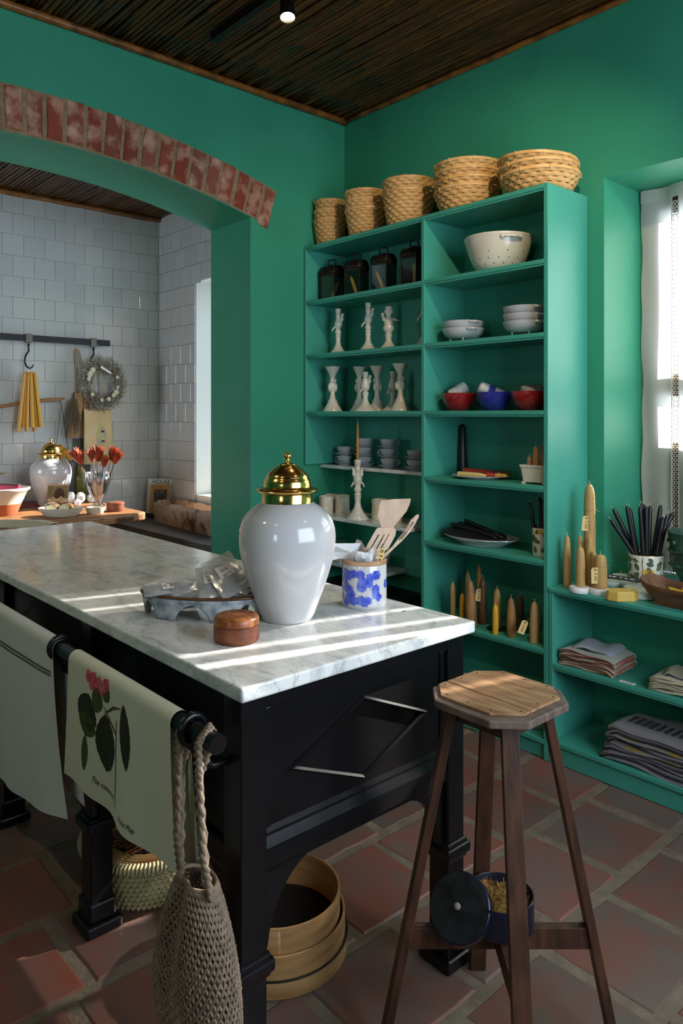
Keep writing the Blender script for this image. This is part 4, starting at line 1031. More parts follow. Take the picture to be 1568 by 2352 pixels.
# candlesticks
def stick_profile(h, kind):
    if kind == 'bird': pr_ = [(0, 0), (.052, 0), (.053, .004), (.044, .012), (.042, .018), (.030, .028), (.029, .033), (.018, .05), (.0135, .075), (.017, .098), (.0165, .101), (.018, .108), (.013, .113), (.0195, .125), (.0195, .131), (.014, .138), (.016, .15), (.0225, .165), (.021, .18), (.014, .192), (.013, .205), (.0165, .214), (.013, .224), (.0125, .23), (.016, .236), (.0165, .25), (.0165, .258), (.0125, .258), (.012, .24), (0, .24)]
    elif kind == 'bowl': pr_ = [(0, 0), (.052, 0), (.052, .004), (.046, .011), (.030, .026), (.018, .045), (.016, .06), (.021, .075), (.0215, .079), (.017, .081), (.017, .09), (.03, .104), (.0305, .118), (.024, .130), (.025, .134), (.027, .15), (.022, .162), (.0145, .17), (.014, .182), (.024, .194), (.0245, .205), (.017, .216), (.020, .222), (.0205, .226), (.014, .226), (.012, .21), (0, .21)]
    elif kind == 'flare': pr_ = [(0, 0), (.058, 0), (.059, .005), (.050, .014), (.048, .02), (.040, .026), (.038, .034), (.031, .040), (.029, .05), (.018, .066), (.0135, .09), (.016, .108), (.0215, .122), (.020, .14), (.015, .155), (.014, .172), (.016, .18), (.022, .195), (.032, .212), (.038, .226), (.036, .226), (.028, .21), (.01, .185), (0, .18)]
    else: pr_ = [(0, 0), (.064, 0), (.064, .006), (.05, .016), (.034, .03), (.026, .036), (.0165, .055), (.0135, .075), (.018, .092), (.0175, .1), (.012, .104), (.024, .12), (.026, .135), (.022, .15), (.016, .165), (.018, .17), (.014, .178), (.0135, .186), (.016, .193), (.016, .209), (.0125, .209), (.012, .195), (0, .195)]
    k = h/pr_[-3][1]; return [(r, z*k) for r, z in pr_]
def candlestick(label, loc, h, kind, rz=0, birds=1, wide=1, name='candlestick'):
    t = thing(name, label, 'candlestick', loc, rz, 'cream porcelain candlesticks')
    wob = None
    if kind == 'flare': wob = lambda a_, z: 1+(.16*abs(math.sin(2*a_)) if z > h*.85 else .05*math.sin(3*a_) if .5*h < z < .7*h else 0)
    ob('column', B().lathe(stick_profile(h, kind), 36, wob=wob, sx=wide, sy=wide), CREAMC, t, smooth=60)
    k = h/.258
    if kind in ('bird', 'bowl', 'squat'):
        for s in ((1, -1) if birds == 2 else (1,)):
            zc = {'bird': .175, 'bowl': .158*1.14, 'squat': .14*1.2}[kind]*k
            if kind == 'bowl':
                b = B().ball((-.004, 0, zc), (.034, .017, .014)); hd = [(-.024, 0, zc+.004), (-.032, 0, zc+.018), (-.034, 0, zc+.03)]; tl = [(.02, 0, zc+.003), (.045, 0, zc-.002), (.062, 0, zc-.004)]
                b.tube(hd, [.011, .008, .009], 10); b.ball(hd[-1], .010); b.tube(tl, [.011, .006, .003], 8); bk_ = [(-.04, 0, zc+.03), (-.044, 0, zc+.018)]
            else:
                b = B().ball((.006*s, 0, zc), (.02, .017, .026)); hd = [(.012*s, 0, zc+.012), (.024*s, 0, zc+.025), (.022*s, 0, zc+.042), (.026*s, 0, zc+.052)]; tl = [(-.012*s, 0, zc-.01), (-.028*s, 0, zc-.03), (-.038*s, 0, zc-.048)]
                b.tube(hd, [.014, .010, .0085, .0075], 10); b.ball(hd[-1], .009); b.tube(tl, [.009, .0075, .006], 8, flat=.6); bk_ = [(.03*s, 0, zc+.054), (.042*s, 0, zc+.048)]
            bd = ob('bird', b, CREAMC, t, smooth=180); ob('beak', B().tube(bk_, [.0048, .0022], 8), GOLD, bd, smooth=180)
    if kind == 'flare':
        b = B()
        for a_ in (.4, 2.5, 4.4): b.ball((.019*math.cos(a_), .019*math.sin(a_), h*.58), (.012, .012, .026)); b.ball((.017*math.cos(a_+.6), .017*math.sin(a_+.6), h*.74), (.008, .008, .012))
        ob('relief_figures', b, CREAMC, t, smooth=180)
    b = B()
    for z in ((.101*k,) if kind == 'bird' else (.055*h/.226,) if kind == 'flare' else (.175*h/.209,) if kind == 'squat' else ()):
        rr = {'bird': .0172, 'flare': .0262, 'squat': .0165}[kind]*wide; b.tube([(rr*math.cos(PI*q/12), rr*math.sin(PI*q/12), z) for q in range(24)], .0009, 5, closed=True)
    if b.v: ob('gold_line', b, GOLD, t)
    return t
cd = CR  # bird faces sideways to the shop floor
candlestick('bird candlestick with gold beak, farthest left on its shelf', (.166, -.2, SB), .272, 'bird', cd)
candlestick('taller bird candlestick with gold beak, middle of the shelf below the lanterns', (.425, -.2, SB), .278, 'bird', cd)
candlestick('round bodied candlestick with a dove and drooping tail on the second left shelf', (.589, -.2, SB), .238, 'bowl', cd)
candlestick('bird candlestick mostly hidden behind the divider on the second left shelf', (.855, -.2, SB), .272, 'bird', cd)
candlestick('flared lily candlestick in front, farthest left on the third left shelf', (.150, -.23, SC_), .247, 'flare', .2)
candlestick('flared lily candlestick tucked behind the leftmost one on the third shelf', (.245, -.10, SC_), .247, 'flare', 1.0)
candlestick('flared lily candlestick behind the squat bird candlestick, third left shelf', (.415, -.12, SC_), .243, 'flare', .5)
candlestick('short candlestick with a pheasant, middle front of the third left shelf', (.445, -.24, SC_), .222, 'squat', cd)
candlestick('short bird candlestick in shade behind the pheasant one', (.545, -.12, SC_), .226, 'squat', cd+.6)
candlestick('flared lily candlestick standing alone at the right of the third left shelf', (.679, -.2, SC_), .240, 'flare', 1.9)
# glazed bowls with rolled cloths
def rough_bowl(label, x, mat, rz):
    t = thing('glazed_bowl', label, 'bowl', (x, -.2, SC_), rz, 'hand made glazed bowls')
    wob = lambda a_, z: 1+.018*math.sin(5*a_+z*60)+.012*math.sin(9*a_-z*90)
    ob('bowl', B().lathe([(0, .002), (.042, .0), (.045, .002), (.062, .02), (.077, .045), (.086, .07), (.0895, .088), (.086, .089), (.078, .06), (.055, .02), (0, .010)], 44, wob=wob), mat, t, smooth=60)
    return t
rough_bowl('red glazed bowl at the left of the third right shelf', 1.085, RED, .3)
rough_bowl('cobalt blue glazed bowl between the two red ones', 1.305, BLUE, 1.2)
rough_bowl('red glazed bowl at the right beside the side panel', 1.505, RED, 2.2)
def roll(label, loc, rot, L, r_, mat, stripes=()):
    t = thing('rolled_cloth', label, 'cloth', loc, 0, 'rolled cloths in the glazed bowls'); t.rotation_euler = rot
    ob('roll', B().lathe([(0, 0), (r_*.6, 0), (r_*.95, .006), (r_, .016), (r_, L-.02), (r_*.93, L-.006), (r_*.7, L), (0, L)], 26, wob=lambda a_, z: 1+.04*math.sin(3*a_+z*20)), mat, t, smooth=180)
    for z, w_, m_ in stripes: ob('stripe', B().lathe([(r_*1.03, z), (r_*1.035, z+w_/2), (r_*1.03, z+w_)], 26, wob=lambda a_, z_: 1+.04*math.sin(3*a_+z_*20)), m_, t, smooth=180)
    return t
STR = M('dark_stripe', (60, 60, 84), .9); STB = M('blue_stripe', (58, 66, 150), .9)
roll('white cloth roll with thin dark stripes in the left red bowl', (1.035, -.205, SC_+.07), rt(.0, 1.0, CR), .10, .035, LINEN, [(.02+.009*k, .0016, STR) for k in range(4)])
roll('white cloth roll with a broad blue band in the blue bowl', (1.22, -.21, SC_+.118), rt(0, 1.95, CR), .13, .030, LINEN, [(.045, .032, STB)])
roll('grey cloth roll standing in the right red bowl', (1.46, -.2, SC_+.075), rt(0, 1.45, CR), .095, .043, LINENG)
# cups and saucers
cup = thing('teacup', 'cup', 'cup', (0, 0, -50), 0, 'white porcelain teacups')
ob('bowl', B().lathe([(0, .002), (.021, .002), (.022, 0), (.024, 0), (.025, .004), (.037, .014), (.0455, .03), (.0475, .048), (.046, .0485), (.043, .032), (.034, .016), (0, .008)], 36), WHITEC, cup, smooth=60)
ob('handle', B().tube([(.044, 0, .038), (.052, 0, .042), (.061, 0, .036), (.063, 0, .026), (.057, 0, .016), (.044, 0, .014)], .0033, 8, flat=1.4), WHITEC, cup, smooth=180)
sau = thing('saucer', 'saucer', 'saucer', (0, 0, -50), 0, 'white porcelain saucers')
ob('plate', B().lathe([(0, .003), (.028, .003), (.029, 0), (.032, 0), (.034, .004), (.055, .011), (.063, .0165), (.062, .018), (.053, .0135), (.03, .0075), (0, .0065)], 40), WHITEC, sau, smooth=60)
first = True
for nm, x, n_, rzs in (('leftmost cup stack', .115, 2, (CR+2.6, CR-.2)), ('cup stack behind the tall taper', .292, 3, (CR+1.6, CR+1.5, CR+1.7)), ('third cup stack from the left', .495, 3, (CR-.25, CR+2.7, CR-.2)), ('cup stack beside the divider', .70, 2, (CR-.1, CR-.2))):
    for i in range(n_):
        wd = {2: ('bottom', 'top'), 3: ('bottom', 'middle', 'top')}[n_][i]
        z = SM+i*.0545
        lb = '%s white saucer of the %s' % (wd, nm); lc = '%s white teacup of the %s' % (wd, nm)
        if first:
            sau.location = (x, -.105, z); sau['label'] = lb; cup.location = (x, -.105, z+.0065); cup.rotation_euler = (0, 0, rzs[i]); cup['label'] = lc; first = False
        else:
            dup(sau, (x+R.uniform(-.002, .002), -.105, z), 0, lb); dup(cup, (x+R.uniform(-.002, .002), -.105, z+.0065), rzs[i], lc)
# paper wrapped candles
WRAP = M('wrapping_paper', (222, 214, 196), .8, col2=(200, 190, 170), scale=30, bump=.4, bscale=60)
def wrapped(label, loc, h, r_, rz):
    t = thing('wrapped_candle', label, 'candle', loc, rz, 'paper wrapped candles on the marble')
    wob = lambda a_, z: 1+.02*math.sin(7*a_+z*70)+.015*math.sin(12*a_)+(.03*math.sin(5*a_) if z > h*.97 else 0)
    ob('wrap', B().lathe([(0, 0), (r_, 0), (r_, h*.3), (r_*.98, h*.7), (r_, h), (r_*.9, h*1.02), (r_*.88, h*.93), (0, h*.9)], 30, wob=wob), WRAP, t, smooth=25)
    l = ob('label_strip', B().grid(lambda u, v: ((r_*1.035)*math.cos(-.3+.7*u), (r_*1.035)*math.sin(-.3+.7*u), h*(.2+.65*v)), 8, 2), M('cream_label', (206, 186, 150), .8) if 'cream_label' not in bpy.data.materials else bpy.data.materials['cream_label'], t, smooth=180)
    b = B()
    for k in range(5): b.grid(lambda u, v, k=k: ((r_*1.042)*math.cos(-.22+.28*u+.1*(k % 2)), (r_*1.042)*math.sin(-.22+.28*u+.1*(k % 2)), h*(.3+.1*k)+.0018*v), 4, 2)
    ob('print_lines', b, INK, l, smooth=0)
    return t
for lb, x, y, h in (('paper wrapped candle immediately left of the tall swan candlestick', .165, -.165, .105), ('second paper wrapped candle left of the tall swan candlestick', .098, -.235, .10), ('paper wrapped candle third to the left of the swan candlestick', .052, -.155, .10), ('paper wrapped candle immediately right of the tall swan candlestick', .497, -.18, .11), ('paper wrapped candle farthest right, behind the wooden spatula', .62, -.175, .112)):
    wrapped(lb, (x if x > .045 else .052, y, SM2), h, .043, {0: -.5}.get(0)+CR-1.8)
cs = candlestick('tall cream candlestick with two swans holding a long taper', (.405, -.262, SM2), .335, 'bird', cd, 2, 1.15)
candle('long slim ochre taper in the two swan candlestick', (.405, -.262, SM2+.315), .240, .0085, .0045, M('ochre_wax', (178, 124, 48), .45), 'dip')
dome = thing('glass_cloche', 'small glass dome over a candle on the lowest marble ledge', 'dome', (.065, -.10, .612))
ob('glass_dome', B().lathe([(.052, 0), (.052, .085), (.048, .108), (.036, .126), (.018, .135), (0, .137)], 40), GLASS, dome, smooth=180)
candle('cream pillar candle under the glass dome', (.065, -.10, .613), .055, .036, .036, M('cream_wax', (220, 208, 170), .5), 'taper')
candle('short cream candle in glass beside the dome', (.19, -.11, .613), .05, .036, .036, M('cream_wax2', (216, 204, 164), .5), 'taper')
o = thing('white_bowl', 'small white bowl on the lowest ledge behind the crock', 'bowl', (.42, -.10, .612)); ob('bowl', B().lathe([(0, .002), (.03, 0), (.032, .004), (.055, .04), (.06, .075), (.057, .075), (.05, .04), (0, .01)], 36), WHITEC, o, smooth=60)
tag(ob('black_box', B().box(.02, -.30, 0, .72, -.02, .50), BLKMET, smooth=0, bevel=.01), 'plain black box under the lowest marble ledge, glimpsed beside the white jar', 'chest')  # solid black box filling the space below the ledge
# right column
candle('thick black candle standing at the back of the fifth shelf', (.995, -.06, SD), .262, .028, .017, BLKWAX, 'taper', wick=False)
pl = thing('white_plate', 'flat white plate of coloured candles on the fifth right shelf', 'plate', (1.22, -.195, SD)); ob('plate', B().lathe([(0, .004), (.085, .004), (.088, 0), (.094, 0), (.098, .006), (.14, .014), (.139, .0165), (.095, .010), (0, .008)], 56), WHITEC, pl, smooth=60)
WR = M('red_wax', (178, 62, 44), .42); WRD = M('crimson_wax', (196, 70, 60), .42); WC = M('ivory_wax', (222, 196, 128), .42); WP = M('plum_wax', (78, 30, 36), .42); WO = M('olive_wax', (92, 90, 40), .42); WG = M('gold_wax', (206, 150, 70), .42)
def lay(label, p0, p1, r0, r1, mat, kind='dip', group=None, wick=True):
    p0, p1 = Vector(p0), Vector(p1); d_ = p1-p0
    return candle(label, p0, d_.length, r0, r1, mat, kind, d_.to_track_quat('Z', 'Y').to_euler(), group, wick=wick)
zz = SD+.022
lay('red taper at the back of the white plate', (1.105, -.16, zz+.006), (1.305, -.13, zz+.002), .0105, .008, WR); lay('red taper in the middle of the white plate', (1.105, -.185, zz+.012), (1.29, -.165, zz+.008), .0105, .008, WR)
lay('ivory taper at the front of the white plate', (1.12, -.245, zz-.004), (1.285, -.235, zz-.004), .0125, .008, WC); lay('short crimson taper beside the ivory one', (1.27, -.215, zz), (1.325, -.22, zz-.002), .0105, .008, WRD)
lay('plum candle lying on the white plate', (1.295, -.19, zz+.004), (1.34, -.185, zz+.004), .016, .012, WP); lay('olive green candle at the back right of the white plate', (1.305, -.155, zz+.004), (1.36, -.145, zz+.004), .016, .013, WO); lay('golden candle tip at the right of the white plate', (1.33, -.225, zz), (1.385, -.205, zz-.002), .0105, .007, WG)
cb = thing('berry_basket', 'white ceramic berry basket full of brown candles at the right of the fifth shelf', 'basket', (1.575, -.235, SD), .12)
b = B(); hx, hy, hz = .062, .052, .086
for (z0, k0), (z1, k1) in (((.008, .86), (.076, 1)), ((.076, 1.06), (hz, 1.08))):
    for s in (-1, 1):
        v = [(-hx*k0, s*hy*k0, z0), (hx*k0, s*hy*k0, z0), (hx*k1, s*hy*k1, z1), (-hx*k1, s*hy*k1, z1)]; v2 = [(p[0], p[1]-s*.006, p[2]) for p in v]
        b.add(v+v2, [(0, 1, 2, 3), (7, 6, 5, 4), (0, 4, 5, 1), (1, 5, 6, 2), (2, 6, 7, 3), (3, 7, 4, 0)])
        v = [(s*hx*k0, -hy*k0, z0), (s*hx*k0, hy*k0, z0), (s*hx*k1, hy*k1, z1), (s*hx*k1, -hy*k1, z1)]; v2 = [(p[0]-s*.006, p[1], p[2]) for p in v]
        b.add(v+v2, [(0, 1, 2, 3), (7, 6, 5, 4), (0, 4, 5, 1), (1, 5, 6, 2), (2, 6, 7, 3), (3, 7, 4, 0)])
b.box(-hx*.86, -hy*.86, .008, hx*.86, hy*.86, .016)
ob('basket_wall', b, CREAMC, cb, smooth=0)
for sx in (-1, 1):
    for sy in (-1, 1): ob('foot', B().box(sx*.05-.008, sy*.042-.008, 0, sx*.05+.008, sy*.042+.008, .01), CREAMC, cb, smooth=0)
tag(ob('paper_sheet', B().grid(lambda u, v: (-.045+.11*u, .028+.004*math.sin(v*7+u*5), .02+v*(.05+.14*u)), 8, 6), PAPER, smooth=180, loc=(1.575, -.235, SD), solid=.0006), 'white paper sheet rising behind the candles in the berry basket', 'paper')
for lb, dx, dy, h, r_ in (('short brown candle at the left of the berry basket', -.036, -.02, .105, .012), ('slim brown candle behind the short one in the berry basket', -.025, .012, .135, .010), ('fat brown candle in the middle of the berry basket', -.002, -.02, .155, .015), ('brown candle at the right of the berry basket', .034, -.012, .16, .015), ('tallest brown candle at the back right of the berry basket', .042, .018, .24, .012)):
    candle(lb, (1.575+dx, -.235+dy, SD+.017), h, r_, r_*.7, WAXB, 'dip')
pt = thing('oval_platter', 'scalloped white oval platter heaped with black tapers on the sixth shelf', 'platter', (1.225, -.2, SE), CR-.75)
ob('platter', B().lathe([(0, .006), (.11, .006), (.115, 0), (.125, 0), (.13, .006), (.17, .022), (.197, .036), (.196, .040), (.165, .028), (.12, .014), (0, .010)], 80, sy=.62, wob=lambda a_, z: 1+(.035*abs(math.sin(4*a_)) if z > .02 else 0)), WHITEC, pt, smooth=60)
tips = ((1.335, -.285, .034), (1.365, -.27, .038), (1.385, -.245, .040), (1.39, -.215, .042), (1.37, -.235, .056), (1.35, -.26, .054), (1.38, -.2, .052), (1.33, -.22, .066))
butts = ((1.055, -.27, .045), (1.05, -.24, .052), (1.06, -.21, .060), (1.08, -.17, .062), (1.065, -.225, .078), (1.085, -.19, .082), (1.13, -.13, .066), (1.10, -.165, .094))
ordn = ('front', 'second', 'third', 'fourth', 'fifth', 'sixth', 'backmost', 'topmost')
for i, (p, q_) in enumerate(zip(butts, tips)):
    lay('%s black taper lying on the scalloped platter' % ordn[i], (p[0], p[1], SE+p[2]), (q_[0], q_[1], SE+q_[2]), .012, .0085, BLKWAX, 'taper', 'black tapers on the scalloped platter')
# printed mugs with black tapers
MUGW = M('mug_white', (222, 218, 204), .16, coat=.4); LEAFM = M('print_sage', (98, 100, 76), .25, col2=(74, 76, 58), scale=60); LEAFM2 = M('print_khaki', (112, 106, 76), .25); LEMON = M('print_lemon', (206, 150, 50), .25, col2=(226, 182, 86), scale=40); FLOW = M('print_blossom', (206, 190, 150), .3)
def botanical_mug(label, loc, r_, h, rz, seed, fruit):
    t = thing('botanical_mug', label, 'mug', loc, rz)
    ob('body', B().lathe([(0, 0), (r_*.93, 0), (r_, .006), (r_, h-.004), (r_*.985, h), (r_*.95, h-.002), (r_*.94, .012), (0, .010)], 56), MUGW, t, smooth=60)
    ob('gilt_rim', B().tube([(r_*.985*math.cos(PI*q/24), r_*.985*math.sin(PI*q/24), h-.001) for q in range(48)], .0016, 6, closed=True), GOLD, t, smooth=180)
    q = random.Random(seed); rr = r_+.0006
    def dec(pts, mat, name):
        n = len(pts); cx_, cz_ = sum(p[0] for p in pts)/n, sum(p[1] for p in pts)/n
        v = [(rr*math.cos(cx_/r_), rr*math.sin(cx_/r_), cz_)]; f = []
        for k in (.5, 1): v += [(rr*math.cos((cx_+(p[0]-cx_)*k)/r_), rr*math.sin((cx_+(p[0]-cx_)*k)/r_), cz_+(p[1]-cz_)*k) for p in pts]
        for i in range(n): j = (i+1) % n; f += [(0, 1+i, 1+j), (1+i, 1+n+i, 1+n+j, 1+j)]
        ob(name, B().add(v, f), mat, t, smooth=0)
    def lf(x, z, L, w_, an):
        o_ = []
        for i in range(16):
            k = i/8 if i < 8 else 2-i/8; sd = 1 if i < 8 else -1
            ww = w_*math.sin(PI*k)**.8*sd; o_.append((x+L*k*math.cos(an)-ww*math.sin(an), min(h-.006, max(.004, z+L*k*math.sin(an)+ww*math.cos(an)))))
        return o_
    circ = 2*PI*r_; nl = int(circ/.024)
    for i in range(nl):
        for z, up in ((h*.16, 1), (h*.45, 1), (h*.74, -1)):
            dec(lf(i*circ/nl+q.uniform(-.006, .006), z+q.uniform(-.008, .008), q.uniform(.028, .04), q.uniform(.008, .0125), q.uniform(-2.9, 2.9)), LEAFM if q.random() < .7 else LEAFM2, 'leaf_print')
    for i in range(max(3, nl//3)):
        x = i*circ/(nl//3)+.01; pts = [(x+.003*math.sin(k*1.7)+s*.0007, h*(.06+.88*k/8)) for s in (1,) for k in range(9)]+[(x+.003*math.sin(k*1.7)-.0007, h*(.06+.88*k/8)) for k in range(8, -1, -1)]
        dec(pts, LEAFM2, 'stem_print')
    for x, z, s in fruit: dec([(x+.017*s*math.cos(k*PI/8)*(1.15), z+.0135*s*math.sin(k*PI/8)) for k in range(16)], LEMON, 'lemon_print'); dec([(x-.03+.008*(1 if k % 2 else .55)*math.cos(k*PI/5), z+.008*(1 if k % 2 else .55)*math.sin(k*PI/5)) for k in range(10)], FLOW, 'blossom_print')
    return t
botanical_mug('small botanical print mug of black candles at the right of the sixth shelf', (1.598, -.235, SE), .047, .128, -1.1, 3, ((-.012, .11, .9), (.1, .05, .8)))
for i, (dx, dy, ex, ey, h) in enumerate(((-.02, -.012, -.055, -.02, .235), (-.008, .01, -.03, .02, .26), (.012, -.008, .005, .0, .255), (.022, .012, .03, .02, .26))):
    lay(('leftmost black taper leaning in the small mug', 'second black taper in the small mug', 'third black taper in the small mug', 'rightmost black taper in the small mug')[i], (1.598+dx, -.235+dy, SE+.012), (1.598+ex, -.235+ey, SE+h), .0095, .0085, BLKWAX, 'taper')
row7 = (('slim ochre candle with cord at the far left of the candle shelf', 1.095, -.255, .183, .0135, .010, WAXT, 'dip'), ('tall slim tan candle behind the leftmost ones', 1.08, -.12, .215, .014, .0105, WAXT, 'dip'), ('short yellow candle in front at the left of the candle shelf', 1.165, -.27, .142, .0135, .009, WAXY, 'dip'), ('slim dark yellow candle behind the short yellow one', 1.165, -.20, .15, .010, .008, WAXT, 'dip'),
        ('fat brown tapered candle at the corner of the marble', 1.24, -.29, .222, .026, .016, WAXB, 'round'), ('pointed amber candle behind the fat brown one', 1.17, -.13, .265, .014, .008, M('amber_wax', (190, 126, 46), .42), 'dip'), ('dark brown tagged candle on the candle shelf', 1.245, -.215, .225, .021, .016, WAXD, 'round'),
        ('pale tan candle standing on a dark disc', 1.345, -.235, .188, .0185, .016, M('honey_wax', (190, 150, 88), .45), 'round'), ('bright yellow short candle in front of the pale tan one', 1.393, -.31, .138, .0145, .011, WAXY, 'dip'), ('mottled brown candle in the middle of the candle shelf', 1.465, -.285, .178, .022, .015, WAXB, 'round'), ('dark brown candle set back in the middle of the shelf', 1.44, -.18, .168, .0185, .015, WAXD, 'round'),
        ('tan candle with cord and tag near the right end', 1.588, -.288, .185, .0215, .016, M('fawn_wax', (182, 146, 98), .48), 'round'), ('slim amber candle against the right side panel', 1.645, -.28, .235, .0135, .009, M('amber_wax2', (176, 118, 42), .42), 'dip'))
for lb, x, y, h, r0, r1, mt, kd in row7:
    candle(lb, (x, y, SF+(.005 if 'disc' in lb else 0)), h, r0, r1, mt, kd, rot=(0, R.uniform(-.02, .02), 0) if 'fat' not in lb else (0, -.05, 0))
tag(ob('dark_disc', B().lathe([(0, 0), (.046, 0), (.048, .002), (.048, .004), (0, .005)], 36), BLKMET, smooth=50, loc=(1.345, -.235, SF)), 'flat dark round disc under the pale tan candle', 'disc')
ob_c = lambda p, r_, nm, par: None
price_tag('buff price tag on the dark brown candle on the candle shelf', 'R 350-', (1.245, -.2375, SF+.172), (0, .12, CR), .03, .06)
price_tag('buff price tag tilted between two candles near the shelf end', 'R 320-', (1.562, -.315, SF+.098), (0, .38, CR), .03, .062, [(0, -.001, -.009), (.012, .0, .012), (.022, .01, .022)])
# below: dishes on the lowest shelf
o = thing('white_dish', 'white oval dish with tan rim on the lowest shelf behind the stool', 'dish', (1.52, -.2, SG)); ob('dish', B().lathe([(0, .003), (.10, 0), (.104, .004), (.118, .04), (.115, .041), (.1, .01), (0, .008)], 40, sy=.8), WHITEC, o, smooth=60); ob('tan_rim', B().tube([(.1165*math.cos(PI*q/20), .8*.1165*math.sin(PI*q/20), .041) for q in range(40)], .0016, 5, closed=True), M('tan_rim', (150, 112, 70), .6), o)
dup(o, (1.515, -.195, SG+.052), .2, 'second white dish stacked in the tan rimmed dish on the lowest shelf')
tag(ob('cloth_bundle', B().ball((0, 0, .075), (.07, .055, .075), 40, 14), LINENG, smooth=180, loc=(1.19, -.26, SG)), 'rounded grey linen bundle on the lowest shelf behind the island corner', 'cloth')
o = bpy.data.objects['cloth_bundle']
for v in o.data.vertices:
    a_ = math.atan2(v.co.y, v.co.x); k = 1-.08*abs(math.sin(7*a_)); v.co.x *= k; v.co.y *= k
# ------------------------------------------------------------------ things on the counter under the window
CZ = .755
def tied(par, r_, z, side):
    b = B(); b.tube([(r_*math.cos(PI*q/12), r_*math.sin(PI*q/12), z+.004*math.sin(PI*q/12+1)) for q in range(24)], .0009, 4, closed=True)
    for dz in (.012, -.006): b.tube([(r_*math.cos(side), r_*math.sin(side), z), (r_*1.3*math.cos(side), r_*1.3*math.sin(side), z+dz*.5), (r_*1.6*math.cos(side+.2), r_*1.6*math.sin(side+.2), z+dz)], .0009, 4)
    ob('twine', b, JUTE, par, smooth=0)
TAN = WAXT
o = candle('very tall tan pillar candle with twine against the bookcase side', (1.79, -.17, CZ), .445, .0265, .0225, TAN, 'pillar'); tied(o, .025, .33, .3)
for lb, x, y, h, r0, r1, z in (('tall tan candle farthest left on the counter', 1.737, -.262, .222, .0175, .0125, CZ), ('tall tan candle behind, left of the very tall pillar', 1.765, -.205, .222, .0155, .0115, CZ),
                            ('tan candle just in front of the very tall pillar', 1.822, -.225, .222, .0165, .0125, CZ),
                            ('slim tan candle just behind the left white disc', 1.790, -.245, .168, .0145, .0115, CZ), ('short tan candle peeping over the tagged stubby one', 1.852, -.242, .168, .0145, .011, CZ)):
    candle(lb, (x, y, z), h, r0, r1, TAN, 'pillar')
DISC = M('white_plaster_disc', (226, 224, 222), .6)
def disc(label, loc, r_, h, mat=DISC, g=None):
    return tag(ob('candle_disc', B().lathe([(0, 0), (r_*.96, 0), (r_, .004), (r_, h-.004), (r_*.95, h), (0, h)], 40), mat, smooth=50, loc=loc), label, 'disc', g)
disc('left round white disc holding a tan candle at the counter edge', (1.822, -.305, CZ), .042, .022); disc('right round white disc under the stubby tagged candle', (1.897, -.275, CZ), .042, .022)
candle('tan candle standing on the left white disc', (1.82, -.295, CZ+.022), .165, .0205, .016, TAN, 'pillar')
o = candle('stubby tagged tan candle standing on the right white disc', (1.893, -.262, CZ+.022), .14, .0275, .023, TAN, 'pillar'); tied(o, .026, .088, .2)
price_tag('buff tag reading R 650 on the very tall pillar candle', 'R 650-', (1.792, -.198, CZ+.305), (0, .08, CR), .034, .064, [(0, -.001, -.009), (.0, .002, .008), (.004, .012, .022)])
price_tag('buff tag reading R 450 on the stubby candle', 'R 450-', (1.888, -.296, CZ+.110), (0, -.02, CR), .034, .066, [(0, -.001, -.009), (.012, -.002, -.006), (.022, .008, .0)])
so = thing('beeswax_block', 'octagonal yellow beeswax block with embossed bees at the counter edge', 'wax', (2.005, -.295, CZ), CR+.05)
def soap_p(k): return [(x*k, y*k) for x, y in ((-.064, -.012), (-.036, -.04), (.036, -.04), (.064, -.012), (.064, .012), (.036, .04), (-.036, .04), (-.064, .012))]
b = B(); n = 8; v = [(x, y, z) for k, z in ((1.0, 0), (1.0, .004), (.94, .034), (.9, .038)) for x, y in soap_p(k)]
b.add(v, [tuple(range(7, -1, -1)), tuple(range(24, 32))]+[(l*8+i, l*8+(i+1) % 8, (l+1)*8+(i+1) % 8, (l+1)*8+i) for l in range(3) for i in range(8)])
ob('block', b, SOAP, so, smooth=0, bevel=.002)
for x, y, a_ in ((-.022, .004, .4), (.028, .012, -.5)):
    b = B(); Mx = Matrix.Translation((x, y, .038)) @ Matrix.Rotation(a_, 4, 'Z'); b.ball(Mx @ Vector((0, 0, 0)), (.008, .005, .003)); b.ball(Mx @ Vector((.009, 0, 0)), (.004, .004, .003))
    for s in (-1, 1): b.ball(Mx @ Vector((-.002, .007*s, 0)), (.005, .007, .0016)); b.ball(Mx @ Vector((.006, .007*s, 0)), (.004, .006, .0014))
    ob('bee_relief', b, SOAP, so, smooth=180)
PUCK = M('white_wax', (208, 212, 204), .45, sss=.15)
for lb, x, y in (('white floating candle puck farthest back on the counter', 1.835, .02), ('white floating candle puck left of the black label strip', 1.862, -.125), ('white floating candle puck under the black label strip', 1.93, -.085), ('white floating candle puck behind the wax block', 1.985, -.16)):
    t = thing('floating_candle', lb, 'candle', (x, y, CZ), 0, 'white floating candles')
    t.location = (x, y, CZ)
    ob('wax', B().lathe([(0, 0), (.03, 0), (.04, .012), (.041, .022), (.038, .026), (0, .026)], 36), PUCK, t, smooth=50); ob('wick', B().tube([(0, 0, .025), (.001, 0, .048)], .0012, 5), CARD, t)
t = disc('large pale round disc leaning behind the wooden dough bowl', (2.045, -.2, CZ+.002), .055, .024, PUCK)
t = link(bpy.data.objects.new('label_strip', None)); t.location = (1.925, -.135, CZ+.047); t.rotation_euler = rt(.7, .13, CR-.12); tag(t, 'black card strip with small white print lying on the white candle pucks', 'label')
ob('strip', B().prism([(-.075, -.008), (.06, -.010), (.078, -.004), (.078, .006), (.06, .010), (-.075, .010)], 0, .004), BLKMET, t, smooth=0)
b = B()
